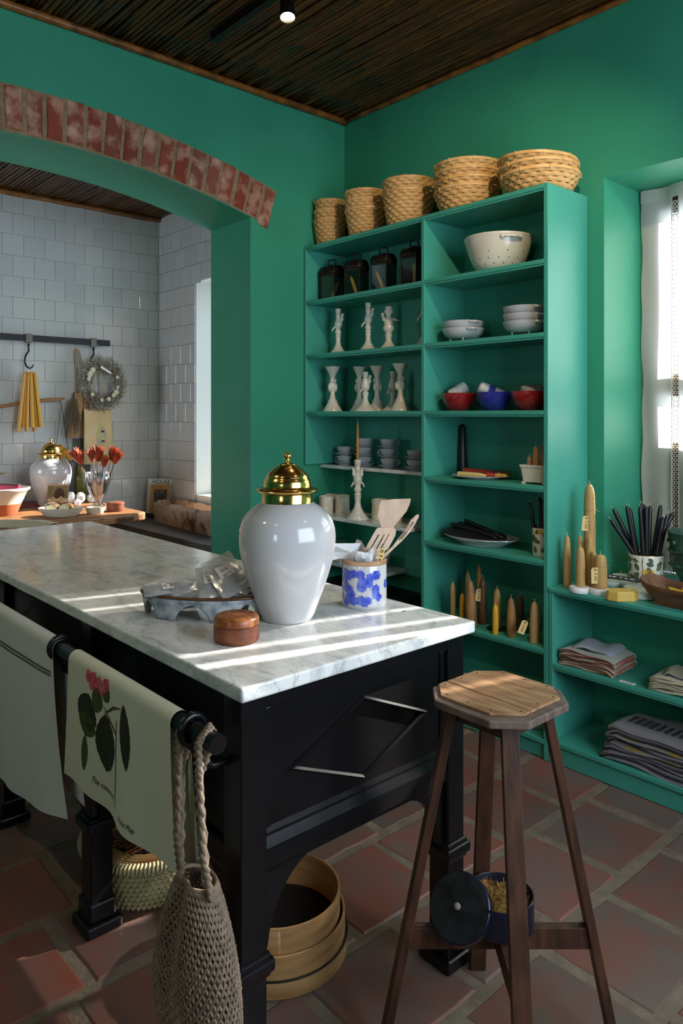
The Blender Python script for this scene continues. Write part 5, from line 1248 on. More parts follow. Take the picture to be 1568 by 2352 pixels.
for x, w_ in ((-.058, .007), (-.046, .016), (-.012, .005), (.006, .011), (.028, .018)): b.box(x, -.0022, .004, x+w_, .0022 if w_ < .008 else .0008, .0046)
ob('white_print', b, PAPER, t, smooth=0)
botanical_mug('large botanical print mug of black tapers with lemon at the back of the counter', (1.938, .045, CZ), .074, .135, -1.45, 11, ((.035, .062, 1.35), (-.14, .1, 1.2), (.2, .09, 1.2)))
tp = ((-.155, .005, .285), (-.135, .03, .33), (-.085, .0, .345), (-.065, .02, .335), (-.035, -.02, .345), (-.022, .0, .355), (-.008, -.02, .345), (.0, .02, .35), (.018, .0, .345), (.062, -.03, .30), (.078, .03, .345), (.084, -.02, .30), (.098, .0, .31), (.125, .01, .315))
num = ('first', 'second', 'third', 'fourth', 'fifth', 'sixth', 'seventh', 'eighth', 'ninth', 'tenth', 'eleventh', 'twelfth', 'thirteenth', 'fourteenth')
for i, (u, dpt, h) in enumerate(tp):
    k = .30; rx, ry = math.cos(CR), math.sin(CR); fx, fy = -ry, rx
    bx_, by_ = 1.938+rx*u*k*(-.6 if i in (0, 1, 13) else .9)+fx*dpt*.6, .045+ry*u*k*(-.6 if i in (0, 1, 13) else .9)+fy*dpt*.6
    lay('%s black taper from the left fanning out of the large botanical mug' % num[i], (bx_, by_, CZ+.012), (1.938+rx*u+fx*dpt, .045+ry*u+fy*dpt, CZ+h), .0112, .0095, BLKWAX, 'taper', 'black tapers in the large mug')
pot = thing('green_urn', 'dark green glazed clay urn with frilled ridges at the right end of the counter', 'urn', (2.13, .085, CZ))
GP = M('verdigris_clay', (58, 96, 78), .5, col2=(34, 60, 50), scale=14, coat=.2, bump=.4, bscale=30)
ob('body', B().lathe([(0, 0), (.05, 0), (.056, .01), (.05, .025), (.062, .05), (.088, .09), (.098, .13), (.094, .165), (.098, .20), (.104, .23), (.106, .245), (.098, .25), (.092, .235), (.088, .16), (.07, .08), (0, .03)], 60), GP, pot, smooth=60)
for z, r_ in ((.105, .093), (.165, .096)):
    b = B(); b.tube([((r_+.003*math.sin(k*1.6))*math.cos(2*PI*k/70), (r_+.003*math.sin(k*1.6))*math.sin(2*PI*k/70), z+.003*math.sin(k*1.6)) for k in range(70)], .0065, 6, closed=True); ob('frilled_ridge', b, GP, pot, smooth=180)
b = B()
for k in range(8): b.ball((.1*math.cos(k*PI/4+.3), .1*math.sin(k*PI/4+.3), .205), .010, 10, 6)
ob('clay_boss', b, GP, pot, smooth=180)
# dough bowl
db = thing('dough_bowl', 'carved rectangular wooden dough bowl with flared ends at the counter edge', 'bowl', (2.235, -.225, CZ), CR-.92)
def dough(u, v):      # rounded rectangle, flaring upward
    a_ = 2*PI*u; n_ = 4.5; c_, s_ = math.cos(a_), math.sin(a_)
    k = (abs(c_)**n_+abs(s_)**n_)**(-1/n_)
    if v < .5: w_ = v/.5; L, D, z = .115+.065*w_**.8, .06+.028*w_, .012+w_*.085+.03*(abs(c_*k)**4)*w_
    else: w_ = (v-.5)/.5; L, D, z = .172-.062*w_, .080-.026*w_, .097-.072*w_+.03*(abs(c_*k)**4)*(1-w_)
    return (L*c_*k, D*s_*k, z*.78)
b = B(); b.grid(dough, 72, 15, wu=True)
n = len(b.v); b.f.append(tuple(range(71, -1, -1))); b.f.append(tuple(range(n-72, n)))
ob('bowl', b, DOUGH, db, smooth=50); ob('foot_rail', B().box(-.11, -.056, 0, .11, .056, .013), WOODR, db, smooth=0, bevel=.003)
for i in range(6):
    a_ = db.rotation_euler.z; x, y = -.06+.02*(i % 3), -.035+.015*i
    p = Vector((2.235, -.225, CZ)); Rz = Matrix.Rotation(a_, 3, 'Z')
    lay('slim yellow beeswax taper lying %s in the wooden dough bowl' % ('first', 'second', 'third', 'fourth', 'fifth', 'sixth')[i], p+Rz @ Vector((x-.02, y, .048+.010*(i % 2))), p+Rz @ Vector((x+.12, y-.012, .040+.010*(i % 2))), .0068, .0055, WAXY, 'taper', 'yellow tapers in the dough bowl', wick=False)
tag(ob('paper_band', B().lathe([(.022, 0), (.022, .03)], 20), PAPER, smooth=180, loc=(2.27, -.2, CZ+.06), rot=(PI/2, 0, CR+.4), solid=.001), 'white paper band around tapers in the wooden dough bowl', 'paper')
# folded cloths
def folded(name, label, loc, W, D, h, mat, edge, rz, seed, group, sag=.01, amp=.004, eamt=1):
    q = random.Random(seed); ph = [q.uniform(0, 6) for _ in range(4)]
    t = thing(name, label, 'cloth', loc, rz, group)
    top = lambda u, v: amp*math.sin(u*5+ph[0])*math.cos(v*4+ph[1])+amp*.6*math.sin(u*11+ph[2])-sag*(max(0, abs(u-.5)-.38)/.12)**2
    def shell(u, v):     # closed section along depth; front fold rounded
        a_ = 2*PI*v; c_, s_ = math.cos(a_), math.sin(a_)
        y = (abs(c_)**.25)*(1 if c_ > 0 else -1)*D/2; zz_ = (abs(s_)**.6)*(1 if s_ > 0 else -1)*h/2
        x = (u-.5)*W*(1+.012*math.sin(v*19+ph[3]))
        return (x, y+.004*math.sin(u*7+ph[2]), h/2+zz_+top(u, .5+y/D)+.0)
    ob('fold', B().grid(shell, 26, 24, wv=True), mat, t, smooth=180)
    for s in (0, 1):
        b = B()
        for k in range(3): b.tube([(( -1 if s == 0 else 1)*(W/2-.001), -D/2+.012+(D-.024)*i/9, h*(.25+.25*k)+top(s, i/9)) for i in range(10)], h*.16, 5)
        ob('fold_edge', b, edge, t, smooth=180)
    ob('front_hem', B().tube([((u_/12-.5)*(W-.006)*(1+.012*math.sin(ph[3])), -D/2+.004*math.sin(u_/12*7+ph[2])-.0005, h*.42+top(u_/12, 0)) for u_ in range(13)], h*.26, 5), edge, t, smooth=180)
    return t
RUST = M('rust_hem', (142, 78, 54), .9); NAP = M('sage_linen', (150, 152, 140), .95, sheen=.2, bump=.15, bscale=280); OAT = M('oat_linen', (176, 164, 136), .95, sheen=.2, bump=.15, bscale=280); SLATE = M('slate_linen', (146, 148, 156), .95, sheen=.2, bump=.15, bscale=280)
GTOW = M('grey_tea_towel', (124, 118, 120), .95, sheen=.2, col2=(112, 106, 108), scale=14, bump=.2, bscale=200); GHEM = M('dark_print', (58, 56, 62), .95); MUST = M('mustard_print', (150, 130, 30), .95)
for i in range(8):
    zz_ = .43+.0085*i
    folded('folded_napkin', ('bottom', 'second', 'third', 'fourth', 'fifth', 'sixth', 'seventh', 'uppermost')[i]+' rust hemmed napkin of the stack on the middle low shelf', (1.845+R.uniform(-.006, .006), -.205+R.uniform(-.004, .004), zz_), .25, .19, .010, NAP, RUST, .02+R.uniform(-.04, .04), 20+i, 'rust hemmed napkins')
o = folded('folded_napkin', 'blue grey folded napkin lying on top of the rust hemmed stack', (1.845, -.195, .500), .19, .15, .014, SLATE, SLATE, .15, 44, None, .012, .007)
for i in range(6):
    folded('folded_napkin', ('bottom', 'second', 'third', 'fourth', 'fifth', 'uppermost')[i]+' oatmeal napkin of the right hand stack on the middle low shelf', (2.24+R.uniform(-.005, .005), -.21, .43+.0095*i), .24, .19, .011, OAT, OAT, .05+R.uniform(-.03, .03), 60+i, 'oatmeal napkins')
folded('folded_napkin', 'olive napkin with dark blue edge folded on the oatmeal stack', (2.25, -.2, .488), .19, .15, .015, M('olive_linen', (136, 130, 96), .95, sheen=.2), M('navy_hem', (46, 50, 84), .95), .2, 77, None, .014, .008)
for i in range(9):
    z = .098+.0165*i
    o = folded('folded_tea_towel', ('bottom', 'second', 'third', 'fourth', 'fifth', 'sixth', 'seventh', 'eighth', 'uppermost')[i]+' grey tea towel of the thick stack on the bottom shelf', (2.13+R.uniform(-.008, .008)+.004*i, -.205, z), .44-.004*i, .21, .019, GTOW, GHEM if i % 2 else GTOW, R.uniform(-.02, .02), 90+i, 'grey tea towels', .022, .007)
    if i in (4, 6): ob('mustard_band', B().box(-.12, -.107, .004, .1, -.1045, .0125), MUST, o, smooth=0)
    if i == 8:
        for k in range(9): ob('printed_motif', B().box(-.15+.03*k, -.04, .021, -.135+.03*k, .03, .0225), GHEM, o, smooth=0)
t = thing('price_slip', 'small white price slip lying at the front of the middle low shelf', 'label', (2.035, -.308, .4305), .05)
ob('slip', B().box(-.032, -.011, 0, .032, .011, .0008), PAPER, t, smooth=0); text('R 450.00', .011, INK, t, (0, 0, .001), (0, 0, 0), 'lettering')

# ------------------------------------------------------------------ scullery beyond the arch
PZ = .88
pk = thing('plank_table', 'thick old plank work table against the white tiled wall', 'table', (0, 0, 0))
poly = [(-1.935, -3.2), (-.70, -3.2), (-.70, -1.57), (-.80, -1.2), (-.868, -.935), (-.885, -.912), (-1.5, -.90), (-1.935, -.905)]
ob('plank_top', B().prism(poly, PZ-.05, PZ), WOODP, pk, smooth=0, bevel=.008)
ob('iron_cleat', B().box(-.86, -1.13, PZ-.035, -.805, -1.03, PZ-.018), WOODD, pk, smooth=0, rot=None)
bpy.data.objects['iron_cleat'].name = 'wooden_cleat'
for x, y in ((-1.85, -1.0), (-1.35, -1.3), (-1.85, -3.0), (-.85, -3.0)): ob('leg', B().box(x-.04, y-.04, 0, x+.04, y+.04, PZ-.05), WOODP, pk, smooth=0, bevel=.006)
tag(ob('concrete_counter', B().box(-1.935, -.72, 0, -.43, SY-.003, .70), CONC, smooth=0, bevel=.006), 'low grey concrete counter along the tiled side wall', 'counter')
trg = thing('stone_trough', 'rough sandstone trough sink on the grey concrete counter', 'sink', (-1.14, -.40, .70), -.06)
b = B()
def troughf(u, v):
    a_ = 2*PI*u; c_, s_ = math.cos(a_), math.sin(a_); k = (abs(c_)**8+abs(s_)**8)**(-1/8)
    if v < .5: w_ = v/.5; L, D, z = .50+.02*w_, .105+.01*w_, .155*w_
    else: w_ = (v-.5)/.5; L, D, z = .47-.05*w_, .085-.02*w_, .155-.11*w_
    j = .0022*math.sin(u*97)+.0016*math.sin(u*211+v*9)
    return (L*c_*k+j, D*s_*k+j, z+(j*1.4 if .4 < v < .6 else 0))
b.grid(troughf, 120, 13, wu=True); n = len(b.v); b.f.append(tuple(range(n-120, n))); b.f.append(tuple(range(119, -1, -1)))
ob('basin', b, STONE, trg, smooth=45)
ph = link(bpy.data.objects.new('photo_print', None)); ph.location = (-.93, -.40, .825); ph.rotation_euler = rt(.45, -.25, CR-.9); tag(ph, 'grey photograph print with white border propped inside the stone trough', 'photograph')
ob('sheet', B().box(-.14, -.11, 0, .14, .11, .002), PAPER, ph, smooth=0)
ob('image', B().box(-.115, -.085, .002, .115, .085, .0024), M('grey_photo', (120, 124, 128), .5, col2=(172, 176, 180), scale=5), ph, smooth=0)
b = B()
for k in range(3): b.add([(-.1+.035*k, -.07, .0026), (-.085+.035*k, -.07, .0026), (-.07+.03*k, .01, .0026)], [(0, 1, 2)])
for k in range(26): x = -.06+.006*k; b.tube([(x, -.03+.02*math.sin(k), .0028), (x+.006, -.02+.02*math.sin(k+1), .0028)], .0016, 4)
ob('printed_shapes', b, INK, ph, smooth=0)
tag(ob('black_block', B().box(-.07, -.05, 0, .09, .05, .03), BLKMET, smooth=0, loc=(-1.81, -.36, .70), bevel=.003), 'low black block under the leaning books on the concrete counter', 'block')
def book(label, loc, w_, h, th, cover, spine, rot):
    t = link(bpy.data.objects.new('book', None)); t.location = loc; t.rotation_euler = rot; tag(t, label, 'book')
    b = B(); b.box(-w_/2, -th/2, 0, w_/2, -th/2+.002, h); b.box(-w_/2, th/2-.002, 0, w_/2, th/2, h); b.box(-w_/2, -th/2, 0, -w_/2+.002, th/2, h); ob('cover', b, cover, t, smooth=0)
    ob('pages', B().box(-w_/2+.002, -th/2+.002, .003, w_/2-.003, th/2-.002, h-.003), PAPER, t, smooth=0)
    if spine: ob('cloth_spine', B().box(-w_/2-.0005, -th/2-.0006, 0, -w_/2+.03, th/2+.0005, h), spine, t, smooth=0)
    return t
bk1 = book('white cover book reading HOUSE leaning behind in the tiled corner', (-1.80, -.335, .733), .20, .262, .02, PAPER, None, (-.12, 0, CR-.18))
text('HOUSE', .046, INK, bk1, (.012, -.0106, .238), (PI/2, 0, 0), 'lettering', sx=1.0)
bk2 = book('tan cover book with a dark still life picture, in front of the white one', (-1.765, -.366, .733), .175, .222, .02, M('tan_cover', (176, 132, 66), .6), M('pale_spine', (186, 176, 150), .8), (-.12, 0, CR-.15))
ob('cover_picture', B().box(-.03, -.0116, .075, .075, -.0106, .185), M('dark_picture', (26, 24, 22), .5, col2=(110, 104, 84), scale=34, lo=.5, hi=.75), bk2, smooth=0)
b = B(); b.box(.012, -.0112, .2, .032, -.0106, .207); ob('red_mark', b, RUST, bk2, smooth=0)
b = B(); b.box(-.045, -.0112, .058, .05, -.0106, .063); b.box(-.045, -.0112, .047, .075, -.0106, .049); ob('printed_lines', b, INK, bk2, smooth=0)
ts = thing('terracotta_box', 'small round dark terracotta pot with lid at the end of the plank table', 'pot', (-1.04, -1.042, PZ))
ob('base', B().lathe([(0, 0), (.05, 0), (.054, .006), (.054, .042)], 40), M('dark_terracotta', (112, 62, 44), .5), ts); ob('lid', B().lathe([(.0545, .043), (.056, .046), (.055, .056), (.05, .059), (0, .06)], 40), M('dark_terracotta2', (118, 66, 48), .45), ts, smooth=50)
o = thing('ramekin', 'small cream oval ramekin beside the terracotta pot', 'dish', (-.985, -1.20, PZ), CR); ob('dish', B().lathe([(0, .003), (.045, 0), (.048, .003), (.06, .034), (.062, .044), (.056, .044), (.045, .012), (0, .010)], 40, sy=.8), CREAMC, o, smooth=60)
ob('contents', B().lathe([(0, .036), (.054, .032)], 24, sy=.8), M('shortbread', (196, 178, 116), .8), o)
o = thing('oval_dish', 'cream oval stoneware dish holding biscuit packets on the plank table', 'dish', (-1.035, -1.395, PZ), CR); ob('dish', B().lathe([(0, .003), (.095, 0), (.1, .004), (.128, .036), (.136, .052), (.128, .053), (.11, .02), (0, .012)], 52, sy=.66), CREAMC, o, smooth=60)
OATC = M('oat_biscuit', (146, 100, 62), .9, col2=(106, 66, 38), scale=40, bump=.6, bscale=80); STK = M('sticker_olive', (176, 168, 84), .6, col2=(214, 208, 170), scale=50)
for lb, dx, dz, rr in (('clear packet of oat biscuits with oval sticker, left in the cream dish', -.052, .03, .15), ('clear packet of oat biscuits with oval sticker, right in the cream dish', .038, .032, -.2)):
    p = Vector((-1.035, -1.395, PZ))+Matrix.Rotation(CR, 3, 'Z') @ Vector((dx, -.005, dz)); t = thing('biscuit_packet', lb, 'packet', p, CR+rr, 'biscuit packets')
    ob('biscuits', B().ball((0, 0, .022), (.042, .022, .026), 18, 9), OATC, t, smooth=180)
    ob('film', B().ball((0, 0, .024), (.048, .028, .032), 16, 8), GLASS, t, smooth=15)
    b = B(); b.lathe([(.028, 0), (0, .0008)], 28, sy=.68, M=Matrix.Translation((.004, -.0285, .026)) @ Matrix.Rotation(PI/2-.25, 4, 'X')); st_ = ob('sticker', b, M('sticker_rim', (206, 204, 184), .6) if 'sticker_rim' not in bpy.data.materials else bpy.data.materials['sticker_rim'], t, smooth=0)
    b = B(); b.lathe([(.022, .0012), (0, .0016)], 28, sy=.6, M=Matrix.Translation((.004, -.0285, .026)) @ Matrix.Rotation(PI/2-.25, 4, 'X')); ob('sticker_print', b, STK, st_, smooth=0)
o = thing('mixing_bowl', 'wide cream glazed bowl with bare terracotta foot at the left of the plank table', 'bowl', (-1.34, -1.66, PZ))
ob('terracotta_foot', B().lathe([(0, 0), (.098, 0), (.102, .004), (.130, .072)], 56), M('bare_terracotta', (166, 92, 58), .6), o); ob('glazed_bowl', B().lathe([(.130, .072), (.166, .148), (.178, .154), (.18, .166), (.172, .170), (.16, .158), (.11, .03), (0, .02)], 56), CREAMC, o, smooth=60)
t = link(bpy.data.objects.new('magenta_box', None)); t.location = (-1.34, -1.62, PZ+.15); t.rotation_euler = rt(.0, .05, CR+.1); tag(t, 'magenta packet with dark top edge lying in the terracotta footed bowl', 'box')
ob('box', B().box(-.16, -.025, 0, .08, .025, .035), M('magenta_card', (140, 24, 70), .5), t, smooth=0, bevel=.002); ob('dark_cap', B().box(-.161, -.026, .035, .081, .026, .041), INK, t, smooth=0)
jar('ginger_jar', 'smaller white ginger jar with brass lid on the plank table, half in sun', (-1.56, -1.262, PZ), 1.0)
def stemset(): pass
cd_ = link(bpy.data.objects.new('picture_card', None)); cd_.location = (-1.40, -1.275, PZ); cd_.rotation_euler = (-.1, 0, CR+.05); tag(cd_, 'printed packet with dark chestnut picture and linen bow in front of the smaller jar', 'packet')
ob('card', B().box(-.062, -.012, 0, .062, .012, .155), M('buff_picture', (126, 112, 74), .6, col2=(92, 80, 52), scale=12), cd_, smooth=0); ob('folded_top', B().box(-.065, -.014, .150, .065, .014, .162), M('buff_top', (170, 140, 112), .6), cd_, smooth=0)
ob('printed_chestnut', B().lathe([(.032, 0), (.02, .001), (0, .0013)], 30, sy=1.5, M=Matrix.Translation((.01, -.0122, .09)) @ Matrix.Rotation(PI/2, 4, 'X')), M('chestnut_print', (62, 34, 22), .6), cd_, smooth=0)
b = B(); b.box(-.0635, -.0145, .045, .0635, -.0125, .068)
for s in (-1, 1): b.tube([(0, -.018, .056), (.028*s, -.026, .078), (.044*s, -.022, .064), (.02*s, -.02, .052), (0, -.018, .056)], .0065, 6, flat=.4); b.tube([(0, -.02, .056), (.03*s, -.024, .040), (.055*s, -.02, .03+.02*(s > 0))], .006, 6, flat=.4)
ob('linen_bow', b, M('linen_ribbon', (196, 180, 150), .9), cd_, smooth=60)
cv = thing('crystal_vase', 'footed cut crystal vase of dried proteas on the plank table', 'vase', (-1.375, -1.012, PZ))
ob('vase', B().lathe([(0, .002), (.04, 0), (.046, .004), (.04, .012), (.022, .026), (.024, .036), (.05, .075), (.074, .135), (.086, .185), (.084, .2), (.087, .228), (.083, .228), (.08, .19), (.066, .13), (.04, .07), (.012, .04), (0, .038)], 48, wob=lambda a_, z: 1+(.03*abs(math.sin(12*a_)) if .03 < z < .13 else .035*math.cos(8*a_+(z-.19)*160) if .15 < z < .215 else 0)), CRYS, cv, smooth=15)
PR1 = M('protea_red', (112, 26, 18), .45, col2=(160, 60, 26), scale=30, rnd=None); PR2 = M('protea_orange', (160, 60, 26), .45, col2=(200, 104, 44), scale=30); STM = M('protea_stem', (92, 58, 48), .7)
def protea(label, base, head, s, seed):
    q = random.Random(seed); base, head = Vector(base), Vector(head); t = thing('protea', label, 'flower', base, 0, 'dried proteas'); d_ = head-base; dn = d_.normalized()
    ob('stem', B().tube([(0, 0, 0), d_*.5+Vector((q.uniform(-.004, .004),)*3), d_], .0034, 6), STM, t, smooth=60)
    Mr = Matrix.Translation(d_) @ dn.to_track_quat('Z', 'Y').to_matrix().to_4x4()
    for ring, (n_, r0, rb, hgt, op) in enumerate(((8, .010, .021, .055, .012), (8, .007, .02, .064, .016), (8, .004, .014, .068, .010))):
        for i in range(n_):
            a_ = 2*PI*(i+.5*(ring % 2))/n_+q.uniform(-.1, .1); hh_ = hgt*s*q.uniform(.9, 1.08); b = B(); v = []
            for k in range(5):
                kk = k/4; rr = (r0+(rb-r0)*math.sin(kk*PI*.62)+op*kk**3*.6)*s; ww = .0085*s*math.sin(PI*(.12+.86*kk))**.8
                for sd in (-1, 0, 1): aa = a_+sd*ww/max(rr, .006); v.append(Mr @ Vector(((rr-(.001 if sd else 0))*math.cos(aa), (rr-(.001 if sd else 0))*math.sin(aa), hh_*kk-.004)))
            b.add(v, [(k*3+j, k*3+j+1, k*3+j+4, k*3+j+3) for k in range(4) for j in range(2)]); ob('petal', b, PR1 if ring < 2 else PR2, t, smooth=180)
def cpos(u, dpt, z): return (-1.375+math.cos(CR)*u-math.sin(CR)*dpt, -1.012+math.sin(CR)*u+math.cos(CR)*dpt, PZ+z)
for i, (u, dpt, z, bu, s, lb) in enumerate(((-.135, .0, .315, -.02, 1.1, 'dried protea farthest left in the crystal vase'), (-.10, -.03, .30, -.01, 1.05, 'dried protea second from left, lower and in front'), (-.045, .02, .318, 0, .95, 'small sunlit dried protea left of the centre one'), (0, 0, .318, 0, 1.2, 'largest dried protea at the centre of the crystal vase'), (.048, -.03, .285, .01, .9, 'closed dried protea bud hanging lowest on the right'), (.088, .01, .325, .015, 1.1, 'dried protea second from right, tall and sunlit'), (.115, -.01, .305, .02, 1.05, 'dried protea farthest right in the crystal vase'))):
    protea(lb, cpos(bu, 0, .05), cpos(u, dpt, z-.012), s*1.32, i)
CW = sheer('crumpled_white', (228, 228, 230), .12, .3)
for i, (x, y, z, r_, h, lb) in enumerate(((-1.62, -1.10, PZ, .035, .085, 'tall white crystal wrapped in film beside the smaller jar'), (-1.60, -1.04, PZ, .036, .08, 'white crystal lump in the middle of the wrapped group'), (-1.59, -.97, PZ, .032, .06, 'low clear crystal lump nearest the crystal vase'), (-1.50, -1.10, PZ, .03, .04, 'small film wrapped crystal in front of the taller ones'))):
    q = random.Random(50+i); b = B().ball((0, 0, h*.5), (r_, r_*.85, h*.5), 8, 5); b.v = [(x_*q.uniform(.85, 1.15), y_*q.uniform(.85, 1.15), max(0, z_*q.uniform(.95, 1.05))) for x_, y_, z_ in b.v]
    tag(ob('crystal_lump', b, CW, smooth=0, loc=(x, y, z)), lb, 'crystal', 'wrapped white crystals')
tg = thing('linen_pouch', 'embroidered natural linen pouch with straps lying at the front of the plank table', 'pouch', (-.82, -1.70, PZ), CR)
FLX = M('flax_linen', (172, 160, 132), .95, sheen=.2, bump=.25, bscale=160)
ob('cloth', B().grid(lambda u, v: ((u-.5)*.40, (v-.5)*.15-.05, .008+.028*math.sin(PI*min(1, v+.15))**.5*(1-abs(u-.5)**4*10)+.003*math.sin(u*13)*math.sin(v*8)-(.075*max(0, .25-v)/.25)), 40, 18), FLX, tg, smooth=180, solid=.004)
for x in (-.14, .0, .12): ob('strap', B().box(x-.012, -.132, -.055, x+.012, -.127, .012), FLX, tg, smooth=0)
b = B()
for a_ in (-.9, -.45, 0, .45, .9): b.add([(-.06, -.03, .045), (-.06+.05*math.sin(a_)-.006, -.03+.035*math.cos(a_), .044), (-.06+.055*math.sin(a_), -.03+.04*math.cos(a_), .044), (-.06+.05*math.sin(a_)+.006, -.03+.033*math.cos(a_), .044)], [(0, 1, 2, 3)])
ob('embroidered_flower', b, RUST, tg, smooth=0)
# rail with clamp hooks
rl = thing('hanging_rail', 'dark flat iron rail with clamp hooks fixed across the white tiles', 'rail', (FX, 0, 0))
ob('flat_bar', B().box(.07, -2.4, 2.015, .076, -.70, 2.06), M('charcoal_bar', (48, 46, 52), .5, metal=.5), rl, smooth=0)
for y in (-.95, -2.2): ob('wall_stud', B().box(0, y-.012, 2.025, .07, y+.012, 2.05), IRON, rl, smooth=0)
def hook(label, y, sc=1, s=1):
    t = thing('clamp_hook', label, 'hook', (FX+.073, y, 2.037), 0, 'iron hooks on the rail')
    ob('clamp', B().box(-.012, -.022, -.034, .013, .022, .03), M('worn_steel', (112, 106, 98), .4, metal=.8) if 'worn_steel' not in bpy.data.materials else bpy.data.materials['worn_steel'], t, smooth=0, bevel=.003)
    b = B(); b.tube([(0, 0, -.034), (0, 0, -.07)], .006, 8); b.ball((0, 0, -.05), .010, 10, 6); ob('swivel', b, IRON, t)
    P_ = [(0, 0, -.07), (.004, s*.0, -.09), (.006, -s*.022, -.125), (.006, -s*.03, -.165), (.006, -s*.016, -.20), (.006, s*.006, -.215), (.006, s*.026, -.20), (.006, s*.034, -.178)]
    ob('hook', B().tube(P_, [.006, .0065, .007, .007, .007, .0065, .005, .001], 8), IRON, t, smooth=180); return t
hook('iron clamp hook holding the bunch of yellow tapers', -1.30); hook('iron clamp hook carrying the wreath and tote bags', -.83, s=1)
for i in range(9):
    a_ = 2*PI*i/9; tpx, tpy, tpz = FX+.08, -1.30, 1.80
    p1 = (tpx+.020*math.cos(i*2.4), tpy-.078+.0195*i, tpz-.40-.02*math.cos(i*2.1)); p0 = Vector((tpx+.016*math.cos(i*2.4), tpy-.034+.0085*i, tpz))
    lay('%s yellow taper of the bunch hanging from the left hook' % num[i], p1, p0, .0135, .0105, WAXY if i % 3 else WG, 'taper', 'yellow tapers hanging in a bunch')
b = B()
for i in range(5): b.tube([(FX+.08, -1.30+.008*(i-2), 1.80), (FX+.08, -1.297, 1.826)], .0012, 4)
tag(ob('candle_string', b, PAPER, smooth=0), 'pale wick loops tying the yellow taper bunch to its hook', 'string')
# tote bags
def tote(label, y, z0, z1, w_, x, mat, fold, prnt=False, seed=0, dx=0):
    t = thing('tote_bag', label, 'bag', (x, y, z0)); H = z1-z0; q = random.Random(seed)
    f_ = lambda u, v: .016*math.sin(u*PI*2+.6)*fold+.008*math.sin(u*15+v*2)*fold
    ob('front_panel', B().grid(lambda u, v: (.02+f_(u, v)+.018*math.sin(PI*u), (u-.5)*w_*(1-.10*v)+dx*v, H*v-.01*math.sin(PI*u)*(v > .98)), 30, 20), mat, t, smooth=180)
    ob('back_panel', B().grid(lambda u, v: (-.008+f_(u, v)*.4, (u-.5)*w_*(1-.08*v)+.012+dx*v, H*v+.008), 30, 20), mat, t, smooth=180)
    for s in (-1, 1): ob('handle', B().tube([(.02+.01*s, s*w_*.22+dx, H-.03), (.018, s*w_*.16+dx*.6, H+.14), (.012, s*.012, H+.31), (.010, 0, H+.325)], .0105, 6, flat=.25), mat, t, smooth=60)
    if prnt:
        def patch(mat_, nm, cy_, cz_, ry, rz_, off):
            b = B()
            def fn(u, v): a_ = 2*PI*u; yy = cy_+ry*v*math.cos(a_); zz_ = cz_+rz_*v*math.sin(a_); uu = yy/w_+.5; vv = zz_/H; return (.02+f_(uu, vv)+.018*math.sin(PI*uu)+off, yy*(1-.10*vv)+dx*vv, zz_)
            b.grid(fn, 28, 4, wu=True); ob(nm, b, mat_, t, smooth=180)
        patch(M('tote_print', (196, 184, 96), .9, col2=(150, 164, 160), scale=34), 'painted_egg_print', .02, H*.52, .042, .085, .002); 
        for z in (.42, .6): patch(M('tote_spot', (104, 40, 66), .9) if 'tote_spot' not in bpy.data.materials else bpy.data.materials['tote_spot'], 'painted_spot', .035, H*z, .017, .008, .0032)
    return t
tote('front cream canvas tote with a painted oval hanging from the right hook', -.79, 1.13, 1.535, .235, FX+.062, CANVAS, .6, True, 3, -.012)
tote('crumpled tan canvas tote behind the wreath, hanging farther left', -.94, 1.33, 1.66, .17, FX+.03, M('tan_canvas', (176, 142, 104), .9, col2=(160, 126, 88), scale=6), 1.4, False, 5, .05)
tag(ob('grey_cloth', B().grid(lambda u, v: (FX+.012+.006*math.sin(u*9), -.96+.13*u, .90+.42*v), 12, 6), M('slate_cloth', (96, 98, 98), .9), smooth=180, solid=.004), 'slate grey cloth hanging behind the totes and the smaller jar', 'cloth')
tag(ob('olive_bottle', B().lathe([(0, 0), (.05, 0), (.055, .01), (.058, .15), (.05, .19), (.03, .22), (.028, .25), (0, .25)], 30, wob=lambda a_, z: 1+.02*abs(math.sin(10*a_))), M('olive_glass', (104, 100, 34), .3, col2=(82, 78, 26), scale=30), smooth=60, loc=(-1.78, -.98, PZ)), 'olive green ribbed vessel standing behind the wrapped crystals', 'bottle')
# wreath
wr = thing('dried_wreath', 'dried silvery grey wreath with cream flowers hanging on the right hook', 'wreath', (FX+.115, -.785, 1.735)); wr.scale = (1, 1.0, 1.0)
GRY = M('silver_leaf', (206, 204, 192), .8, col2=(150, 146, 132), scale=60); CRF = M('cream_flower', (226, 220, 196), .8)
b = B(); b2 = B(); q = random.Random(5)
for i in range(620):
    a_ = q.uniform(0, 2*PI); rr = .122+q.uniform(-.034, .038); p = Vector((q.uniform(-.02, .025), rr*math.cos(a_), rr*math.sin(a_)*1.12))
    out_ = 1 if q.random() < .72 else -1
    d_ = (Vector((q.uniform(-.3, .5), math.cos(a_)*out_*.7-math.sin(a_)*.9, math.sin(a_)*out_*.7+math.cos(a_)*.9))).normalized(); L = q.uniform(.03, .085 if math.cos(a_) > 0 else .065)
    e = p+d_*L; b.tube([p, (p+e)/2+Vector((q.uniform(-.006, .006),)*3), e], [.0012, .001, .0005], 3, cap=False)
    for k in range(9):
        c_ = p.lerp(e, .25+.75*k/9); s_ = Vector((q.uniform(-1, 1), q.uniform(-1, 1), q.uniform(-1, 1))); s_ = (s_-d_*s_.dot(d_)*.4).normalized(); lf_ = q.uniform(.010, .019); w_ = d_.cross(s_).normalized()*.0042
        b2.add([c_, c_+s_*lf_*.5+w_, c_+s_*lf_, c_+s_*lf_*.5-w_], [(0, 1, 2, 3)])
for i in range(26): a_ = 2*PI*i/26; pass
